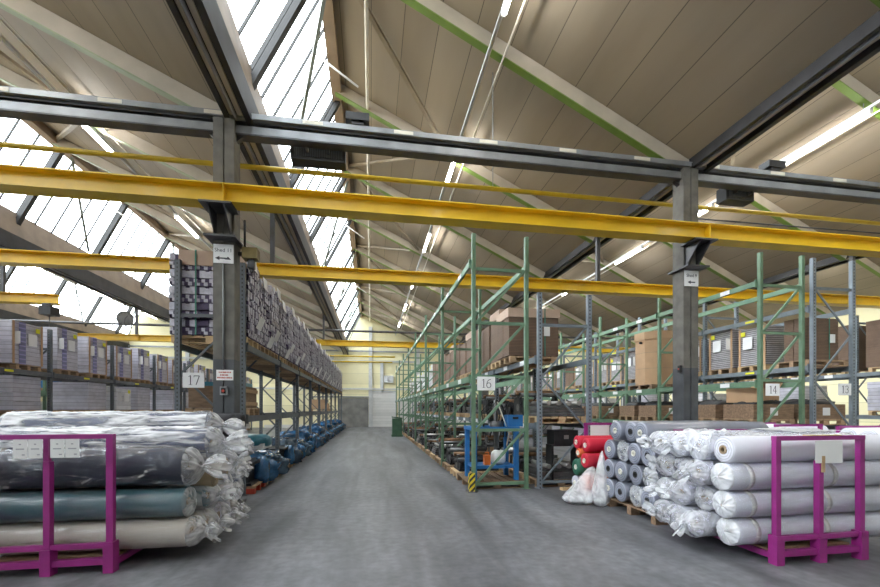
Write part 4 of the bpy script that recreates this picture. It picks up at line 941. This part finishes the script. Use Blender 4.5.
for i, y in enumerate(slots(8.18, 2.87, 9, 2)):
    if i not in (0, 11): continue
    place(PK, 'pallet', 'pallet under the %s load on the middle level of rack 17' % ORD[i], 'pallet', (-2.9, y, 1.47), 0, 'middle level pallets of rack 17')
    if i == 0: place(crate2, 'timber_crate', '%s load on the middle level of rack 17, brown crate with blue sheet' % ORD[i], 'crate', (-2.9, y, 1.615), 0, 'middle level crates of rack 17')
    else: place((cached('c3', lambda: MB().box(-.45, .5, -.4, .35, 0, .3).box(-.4, .3, -.35, .3, .3, .52).mesh('carton_pile', 'carton')), []), 'carton_pile', '%s load on the middle level of rack 17, brown cartons' % ORD[i], 'cartons', (-2.9, y, 1.615), 0, 'middle level cartons of rack 17')

# ------------------------------------------------------------------ stillages and rolls
def frame_me(w, h, mid=True):
    mb = MB(); t = .055
    for x in (-w / 2, w / 2): mb.box(x - t / 2, x + t / 2, -.03, .03, .3, h - .05)
    return mb
def stillage(label, x0, x1, y0, y1, h, mids, base_sheets=(), base_z=.14):
    s = thing('roll_stillage', label, 'stillage', (0, 0, 0))
    s.location = ((x0 + x1) / 2, (y0 + y1) / 2, 0); cx, cy = s.location.x, s.location.y
    for y in (y0, y1):
        for x in (x0, x1):
            add('post', cached(('spost', h), lambda: MB().box(-.03, .03, -.026, .026, .3, h - .045).box(-.045, .045, -.05, .05, 0, .3).mesh('post', 'purple')), s, (x - cx, y - cy, 0))
        for x in mids:
            add('middle_post', cached(('smid', h), lambda: MB().box(-.027, .027, -.03, .03, .25, h - .26).box(-.045, .045, -.05, .05, 0, .25).mesh('middle_post', 'purple')), s, (x - cx, y - cy, 0))
        add('top_rail', MB().box(x0 - cx - .03, x1 - cx + .03, -.03, .03, h - .045, h).mesh('top_rail', 'purple'), s, (0, y - cy, 0))
        add('lower_rail', MB().box(x0 - cx + .03, x1 - cx - .03, -.022, .022, .24, .29).mesh('lower_rail', 'purple'), s, (0, y - cy, 0))
        add('base_rail', MB().box(x0 - cx + .045, x1 - cx - .045, -.03, .03, .08, .14).mesh('base_rail', 'purple'), s, (0, y - cy, 0))
    for x in (x0, x1) + tuple(mids[:1]):
        add('skid_rail', MB().box(-.03, .03, y0 - cy + .05, y1 - cy - .05, .05, .11).mesh('skid_rail', 'purple'), s, (x - cx, 0, 0))
    add('deck', MB().box(x0 - cx, x1 - cx, y0 - cy + .1, y1 - cy - .1, .112, .135).mesh('deck', 'wood'), s)
    for sx, w, hh in base_sheets:
        add('paper_sheet', MB().box(-w / 2, w / 2, -.003, 0, -hh, 0).mesh('paper_sheet', 'paper'), s, (sx - cx, y0 - cy - .034, h - .05))
    return s

def fabric_me(R, L, m, seed=0, core='core'):
    def mk():
        n = 40; prof = [(-L / 2, .045), (-L / 2 - .004, R * .55), (-L / 2, R - .012), (-L / 2 + .014, R)]
        prof += [(-L / 2 + L * k / 14, R) for k in range(1, 14)] + [(L / 2 - .014, R), (L / 2, R - .012), (L / 2 + .004, R * .55), (L / 2, .045)]
        def fn(j, t, r, x):
            if r < R * .9: return r, x + .012 * noise.noise(Vector((math.cos(t) * 3, math.sin(t) * 3, seed + r * 20))), 0, 0
            return r * (1 + .018 * noise.noise(Vector((x * 2, math.cos(t) * 1.3 + seed * 3, math.sin(t) * 1.3)))), x, 0, 0
        return MB().lathe_x(prof, n, fn=fn).mesh('fabric_roll', m)
    return cached(('fab', R, L, m, seed), mk)
def core_me(L, m='core', e=.012):
    return cached(('core', L, m, e), lambda: MB().lathe_x([(-L / 2 - e, .026), (-L / 2 - e, .046), (L / 2 + e, .046), (L / 2 + e, .026), (-L / 2 - e, .026)], 20, smooth=False).mesh('core_tube', m))
def film_me(R, L, seed, m, tuft=(1, 1), loose=.02, slack=0.0, gather=.13, endm='film_end'):
    """plastic sleeve gathered at the ends; tuft: length of the bunched tail at the -x / +x end (0: folded flat)"""
    def mk():
        n = 72; prof = []
        def end(sgn, tl):
            e = []
            g = gather if tl > 0 else .05
            for k in range(9):
                t = k / 8; e.append((sgn * (L / 2 + .012 + g * t), R * (1 + loose) * max(.0, 1 - t ** 1.5) ** .8 + (.035 if tl > 0 else .012) * t, 'g', t))
            if tl > 0:
                for k in range(1, 7):
                    t = k / 6; e.append((sgn * (L / 2 + .012 + g + .16 * tl * t), .035 + .075 * min(1, tl) * math.sin(PI * .62 * t) , 't', t))
            return e
        nb = 90 if slack > .06 else 36
        body = [(-L / 2 + L * k / nb, R * (1 + loose), 'b', 0) for k in range(nb + 1)]
        prof = end(-1, tuft[0])[::-1] + body + end(1, tuft[1])
        ph = seed * 1.7
        def fn(j, t, r, x):
            kind, tt = prof[j][2], prof[j][3]; c, s_ = math.cos(t), math.sin(t)
            oz = 0
            if kind == 'b':
                q = Vector((x * .9 + seed * 5, c * 2.6, s_ * 2.6)); k = noise.fractal(q, .8, 2.2, 5)
                k2 = abs(noise.noise(Vector((x * 1.2 + seed, t * 3.2 + .6 * math.sin(x * 2), seed))))
                edge = min(1, (L / 2 - abs(x)) / .25)
                if slack > .06:
                    k3 = 1 - abs(noise.noise(Vector((x * 2.6 + seed * 3 + .8 * c, c * 4.5 + .7 * math.sin(x * 4), s_ * 4.5))))
                    k4 = 1 - abs(noise.noise(Vector((x * 5.5 - seed + 2 * s_, c * 7, s_ * 7 + x * 3))))
                    r += R * slack * (.9 * k3 ** 3 + .5 * k4 ** 4 - .35)
                r = r + R * (.05 * k * (.5 + slack * 4) + .04 * slack * 6 * (k2 - .25)) + .002
                r = max(r, R * 1.006)
                if slack > 0: oz = -slack * R * .25 * max(0, -s_)
            elif kind == 'g':
                am = math.sin(PI * min(1, tt * 1.1)) * .055 + .012
                r = r * (1 + am * math.sin(t * 17 + ph + 1.3 * math.sin(t * 2 + ph)) + .5 * am * math.sin(t * 31 + ph * 2)) + .004 * noise.noise(Vector((c * 4, s_ * 4, seed + tt * 3)))
                x = x + .03 * noise.noise(Vector((c * 2, s_ * 2, seed + tt))) * tt
            else:
                r = r * (1 + .26 * math.sin(t * 5 + ph + 2 * tt) + .12 * math.sin(t * 11 + ph * 2 + 2 * tt))
                x = x + math.copysign(.03, x) * tt * math.sin(t * 3 + ph)
                oz = -.07 * tt * tt * (1 if tt > 0 else 0)
            return r, x, .02 * math.sin(ph) * tt, oz
        mb = MB().lathe_x([(p[0], p[1]) for p in prof], n, fn=fn)
        for j in range(len(prof) - 1):
            if prof[j][2] != 'b' or prof[j + 1][2] != 'b':
                for i in range(n): mb.m[j * n + i] = 1
        return mb.mesh('plastic_wrap', [m, endm])
    return cached(('film', R, L, seed, m, tuft, loose, slack, gather, endm), mk)
def roll(label, x, y, z, R, L, cloth, wrap=None, core='core', rx=0, group=None, tape=False, seed=0, tuft=(1, 1), slack=0., loose=.02, endm='film_end'):
    r = thing('fabric_roll', label, 'fabric roll', (x, y, z), 0, group, fabric_me(R, L, cloth, seed % 3))
    r.rotation_euler = (rx, 0, 0)
    add('core_tube', core_me(L, core), r)
    if wrap: add('plastic_wrap', film_me(R, L, seed % 5, wrap, tuft, loose, slack, .13, endm), r)
    if tape:
        tb = cached(('tape', R, seed % 3), lambda: MB().lathe_x([(-.03, R * 1.012), (-.03, R * 1.03), (.03, R * 1.03), (.03, R * 1.012)], 40).mesh('tape_band', 'tape'))
        add('tape_band', tb, r, (-L / 2 + .22, 0, 0)); add('tape_band', tb, r, (.05 + .1 * (seed % 3), 0, 0))
    return r

# right stillage in front
st1 = stillage('purple steel stillage with a blank paper sheet holding white wrapped rolls', 4.12, 5.17, 3.65, 5.06, 1.32, [4.64], [(4.725, .34, .235)])
add('paper_sheet', MB().box(-.165, .245, -.034, .034, 0, .008).mesh('tape_strip', 'wood_light'), st1, (0, -.705, 1.32))
add('wood_wedge', MB().box(-.018, .018, -.042, -.03, 0, .17).mesh('wood_wedge', 'wood_light'), st1, (.008, -.705, .94), label='brown tape strip on the middle post')
colname = ['at the front behind the frame', 'second from the frame', 'third from the frame', 'fourth from the frame']
layname = ['bottom layer', 'second layer', 'third layer', 'top layer']
r3 = random.Random(11)
for a in range(4):
    for l in range(4):
        R = .144 if l < 3 else .142
        xo = [.06, -.02, -.05, -.03][l] if a == 0 else r3.uniform(-.09, .03)
        L = 2.02 + (.06 if l == 0 else 0)
        tf = (.0, .6) if a == 0 and l == 3 else ((.9 if (a + l) % 2 or a > 1 else .0), .6)
        if a == 0: tf = (0.0, .4)
        wrap = 'film_tight' if a == 0 else 'film'
        tf = tuple(t * .55 for t in tf)
        if a == 0 and l == 3: wrap = None
        roll('white film-wrapped fabric roll, %s of the front stillage, %s' % (layname[l], colname[a]) if not (a == 0 and l == 3) else 'white fabric roll with open end, top of the stillage behind the frame',
             4.75 + xo, 3.868 + a * .302 + r3.uniform(-.01, .01), .295 + l * .292 + r3.uniform(-.006, .006), R, L, 'cloth_white' if (l == 3 or a == 0) else 'cloth_lilac', wrap, 'core', r3.uniform(0, 6), 'white rolls in the front stillage', a == 0 and l < 3, a * 4 + l, tf, .0, .015, 'film_milky' if a == 0 else 'film_end')
# loose film lying over the top rolls
def sheet(name, label, cat, fn, nu, nv, m, loc=(0, 0, 0), thick=.006):
    mb = MB(); vs = [fn(i / nu, j / nv) for i in range(nu + 1) for j in range(nv + 1)]
    fs = [(i * (nv + 1) + j, (i + 1) * (nv + 1) + j, (i + 1) * (nv + 1) + j + 1, i * (nv + 1) + j + 1) for i in range(nu) for j in range(nv)]
    mb._add(vs, fs, 0, True)
    o = thing(name, label, cat, loc, 0, None, mb.mesh(name, m)); return o
def drape(u, v, seed, zt):
    return noise.fractal(Vector((u * 5 + seed, v * 5, seed)), .9, 2.1, 4)
sheet('loose_film', 'crumpled milky film lying over the top rolls of the front stillage', 'plastic film',
      lambda u, v: (3.63 + u * .42, 4.03 + v * .5, 1.335 + .035 * drape(u, v, 2, 0) - max(0, .3 - u) ** 1.3 * .95 + .016 * math.cos(v * 19)), 40, 40, 'film_milky')
sheet('loose_film', 'white film hump on the top rolls behind the paper sheet', 'plastic film',
      lambda u, v: (5.0 + u * .7, 4.2 + v * .7, 1.33 + .02 * drape(u, v, 5, 0) + .02 * math.sin(u * PI) * math.sin(v * PI)), 30, 30, 'film_milky')

# grey rolls on the pallet behind
place(PKB, 'pallet', 'weathered wooden pallet under the grey fabric rolls', 'pallet', (4.46, 5.74, 0))
for l in range(4):
    n = 4 if l < 3 else 3
    for a in range(n):
        y = (5.27 + a * .325) if l < 3 else 5.37 + a * .3
        R = .158 if l < 3 else .152
        roll('grey shiny fabric roll, %s on the wooden pallet, %s from the front stillage' % (layname[l], ORD[a]), 4.87 + r3.uniform(-.05, .03) - (.05 if l == 3 else 0), y, .31 + l * .317, R, 2.0, 'cloth_grey', 'film_tight' if (a, l) in ((0, 1), (2, 2), (1, 0)) else None,
             'core_white' if (a + l) % 2 else 'core_dark', r3.uniform(0, 6), 'grey rolls on the wooden pallet', False, a * 3 + l, (0, 0), .01)
# coloured rolls in the third stillage
stillage('purple stillage with a paper sheet behind the grey rolls', 4.15, 5.2, 6.55, 7.55, 1.33, [4.68], [])
for x, w in ((4.42, .4),):
    o = bpy.data.objects['roll_stillage.001']; add('paper_sheet', MB().box(-.2, .2, -.003, 0, -.27, 0).mesh('paper_sheet', 'paper'), o, (x - 4.675, .455, 1.283))
for (y, z, R, c, nm) in ((6.80, .96, .125, 'cloth_red', 'upper red'), (6.72, .70, .13, 'cloth_red', 'lower red'), (7.02, .55, .15, 'cloth_green', 'dark green'), (7.12, .99, .12, 'cloth_red', 'rearmost red'), (7.05, .80, .085, 'cloth_orange', 'upper orange'), (6.72, .30, .14, 'cloth_orange', 'bottom orange'), (7.06, .26, .13, 'cloth_lilac', 'pale bottom')):
    roll('%s fabric roll in the stillage behind the grey rolls' % nm, 4.70 - .06 * (z < .8), y, z, R, 1.95, c, None, 'core_white', .3, 'coloured rolls behind the grey rolls', False, int(z * 10), (0, 0))
# plastic bags and hanging film
def bag(name, label, loc, s, seed, m):
    mb = MB(); n = 44; k = 26; vs = []
    for j in range(k + 1):
        t = j / k; z = t * s[2]; rr = (math.sin(min(1, t * 5 + .25) * PI / 2)) * (1 - t) ** .8 * 1.0 + .06
        for i in range(n):
            a = 2 * PI * i / n
            w = 1 + .14 * noise.fractal(Vector((math.cos(a) * 2 + seed, math.sin(a) * 2, t * 2.2)), .8, 2.1, 4) + .035 * math.sin(a * 7 + 4 * t)
            vs.append((math.cos(a) * rr * w * s[0] / 2 + t * s[3], math.sin(a) * rr * w * s[1] / 2 + t * s[4], z))
    fs = [(j * n + i, j * n + (i + 1) % n, (j + 1) * n + (i + 1) % n, (j + 1) * n + i) for j in range(k) for i in range(n)] + [tuple(range(n))[::-1], tuple(k * n + i for i in range(n))]
    mb._add(vs, fs, 0, True)
    return place((mb.mesh(name, m), []), name, label, 'plastic bag', loc)
bag('plastic_bag', 'slumped clear plastic bag on the floor in front of the red rolls', (3.5, 6.55, 0), (.66, .5, .62, .28, .1), 1, 'film_bag')
bag('plastic_bag', 'upright clear plastic film bunched against the ends of the grey rolls', (3.74, 6.35, 0), (.30, .36, .9, .1, .1), 4, 'film_bag')
# stillages near rack 14
stillage('purple stillage with white rolls in front of sign 14', 7.62, 8.62, 6.75, 7.7, 1.31, [8.15], [])
stillage('purple stillage with white rolls in front of sign 13', 8.25, 9.3, 5.3, 6.15, 1.3, [8.78], [])
for nm, x, ys_ in (('14', 8.12, (6.95, 7.27, 7.58)), ('13', 8.78, (5.5, 5.8, 6.03 - .0))):
    for a, y in enumerate(ys_[:3] if nm == '14' else (5.48, 5.78)):
        for l in range(4):
            roll('white roll, %s, %s row of the stillage before sign %s' % (layname[l], ORD[a], nm), x, y, .285 + l * .285, .142, 1.6 if nm == '14' else 1.7, 'cloth_white', None, 'core', 0, 'white rolls before sign ' + nm)
# left stillage
def sheet_lines(): 
    mb = MB().box(-.059, .059, -.003, 0, -.18, 0)
    for z, a, b in ((-.045, -.01, .01), (-.09, -.035, .035), (-.145, .015, .04)): mb.box(a, b, -.0045, -.003, z - .008, z + .004, 1)
    return mb.mesh('paper_sheet', ['paper', 'ink_grey'])
st = stillage('purple steel stillage with four paper sheets holding dark and beige rolls', -3.62, -2.525, 4.56, 6.0, 1.355, [-3.063], [])
slm = sheet_lines()
for x in (-3.272, -3.147, -2.963, -2.836): add('paper_sheet', slm, st, (x + 3.0725, -.757, 1.312))
for y in (-.72, .72): add('tall_post', MB().box(-.022, .022, -.02, .02, 1.0, 1.31).mesh('tall_post', 'purple'), st, (.0, y, 0))
LX = -2.98
for (x, y, z, R, L, c, wr, nm, seed, tf, sl_) in (
    (LX + .06, 4.80, .30, .155, 2.06, 'cloth_beige', 'film_tight', 'beige fabric roll in clear film, bottom of the stack beside the paper sheets', 1, (0, .7), .03),
    (LX + .05, 4.80, .615, .152, 2.02, 'cloth_teal', 'film_tight', 'teal fabric roll lying on the beige roll behind the purple posts', 2, (0, 0), .02),
    (LX + .02, 4.86, .985, .195, 2.06, 'cloth_navy', 'film_navy', 'navy roll in wrinkled film with bunched end on the teal roll', 3, (.6, 1.3), .16),
    (LX + .12, 5.14, 1.20, .185, 2.1, 'cloth_slate', 'film_long', 'wrinkled film-wrapped roll with bunched end behind the navy roll', 4, (.6, 1.35), .13),
    (LX - .02, 5.50, 1.385, .172, 2.1, 'cloth_slate', 'film_long', 'topmost film-wrapped roll of the stack, with a knotted plastic end', 0, (.3, 1.4), .12),
    (LX + .09, 5.12, .30, .155, 2.06, 'cloth_beige', 'film', 'bottom roll in film behind the beige roll', 3, (0, .6), .05),
    (LX + .10, 5.12, .62, .15, 2.06, 'cloth_teal', 'film', 'teal-cored roll in film behind the teal roll', 4, (0, .6), .05),
    (LX + .20, 5.10, .835, .12, 2.06, 'cloth_brown', None, 'bare brown fabric roll end under the wrinkled wrapped roll', 1, (0, 0), 0),
    (LX + .10, 5.46, .30, .155, 2.06, 'cloth_lilac', 'film', 'bottom film-wrapped roll third from the paper sheets', 2, (0, .6), .05),
    (LX + .12, 5.46, .62, .15, 2.06, 'cloth_lilac', 'film', 'second layer film-wrapped roll third from the paper sheets', 0, (0, .6), .05),
    (LX + .20, 5.42, .86, .12, 2.06, 'cloth_brown', None, 'bare brown fabric roll with hollow core below the topmost roll', 1, (0, 0), 0),
    (LX + .10, 5.78, .30, .155, 2.06, 'cloth_lilac', 'film', 'bottom film-wrapped roll fourth from the paper sheets', 1, (0, .6), .05),
    (LX + .10, 5.78, .62, .15, 2.06, 'cloth_blue', 'film_tight', 'blue roll in film in the fourth row from the paper sheets', 3, (0, 0), .03),
    (LX + .10, 5.75, .93, .14, 2.06, 'cloth_slate', 'film', 'third layer film-wrapped roll fourth from the paper sheets', 4, (0, .6), .05)):
    roll(nm, x, y, z, R, L, c, wr, 'core', .4 * seed, 'rolls in the paper-sheet stillage', False, seed, tf, sl_, .012)
# second group behind it
place(PKB, 'pallet', 'pallet under the rolls topped by two black rolls', 'pallet', (-2.75, 6.62, 0))
for a in range(4):
    y = 6.17 + a * .322
    for l in range(3):
        c = ['cloth_lilac', 'cloth_slate', 'cloth_navy', 'cloth_slate'][(a + l) % 4]
        if (a, l) == (0, 1): c = 'cloth_blue'
        roll('film-wrapped roll, %s, %s row of the group topped by black rolls' % (layname[l], ORD[a]), -3.02 + r3.uniform(-.05, .03) - .03 * a, y, .325 + l * .352, .153, 1.98, c, 'film' if l else 'film_tight', 'core_white', r3.uniform(0, 6), 'film-wrapped rolls under the black rolls', False, a + l * 2, (0, .45 if l else 0), .03)
for y, nm in ((6.42, 'first'), (6.85, 'second')):
    roll('bare black fabric roll on top, %s from the paper-sheet stillage' % nm, -2.93, y, 1.365, .165, 1.95, 'cloth_black', None, 'core_white', 0, 'black rolls on top')

# ------------------------------------------------------------------ camera, light
cam = bpy.data.cameras.new('camera'); co = bpy.data.objects.new('camera', cam); C.objects.link(co)
F = 415.0
cam.sensor_width = 36; cam.lens = F / 880 * 36; cam.clip_start = .05; cam.clip_end = 300
co.location = (0, 0, 1.6); co.rotation_euler = (PI / 2, 0, -math.atan(69 / F))
cam.shift_y = (409 - 293.5) / 880
bpy.context.scene.camera = co

w = bpy.data.worlds.new('overcast_sky'); bpy.context.scene.world = w; w.use_nodes = True
bg = w.node_tree.nodes['Background']; bg.inputs[0].default_value = (.93, .97, 1.0, 1); bg.inputs[1].default_value = 7.0
s = bpy.context.scene
s.view_settings.view_transform = 'Standard'; s.view_settings.look = 'None'; s.view_settings.gamma = 1; s.view_settings.use_curve_mapping = False
s.view_settings.exposure = .9
s.cycles.use_denoising = True
s.cycles.max_bounces = 10; s.cycles.diffuse_bounces = 6; s.cycles.glossy_bounces = 4; s.cycles.transparent_max_bounces = 24; s.cycles.transmission_bounces = 4
s.cycles.sample_clamp_indirect = 8; s.cycles.caustics_reflective = False; s.cycles.caustics_refractive = False
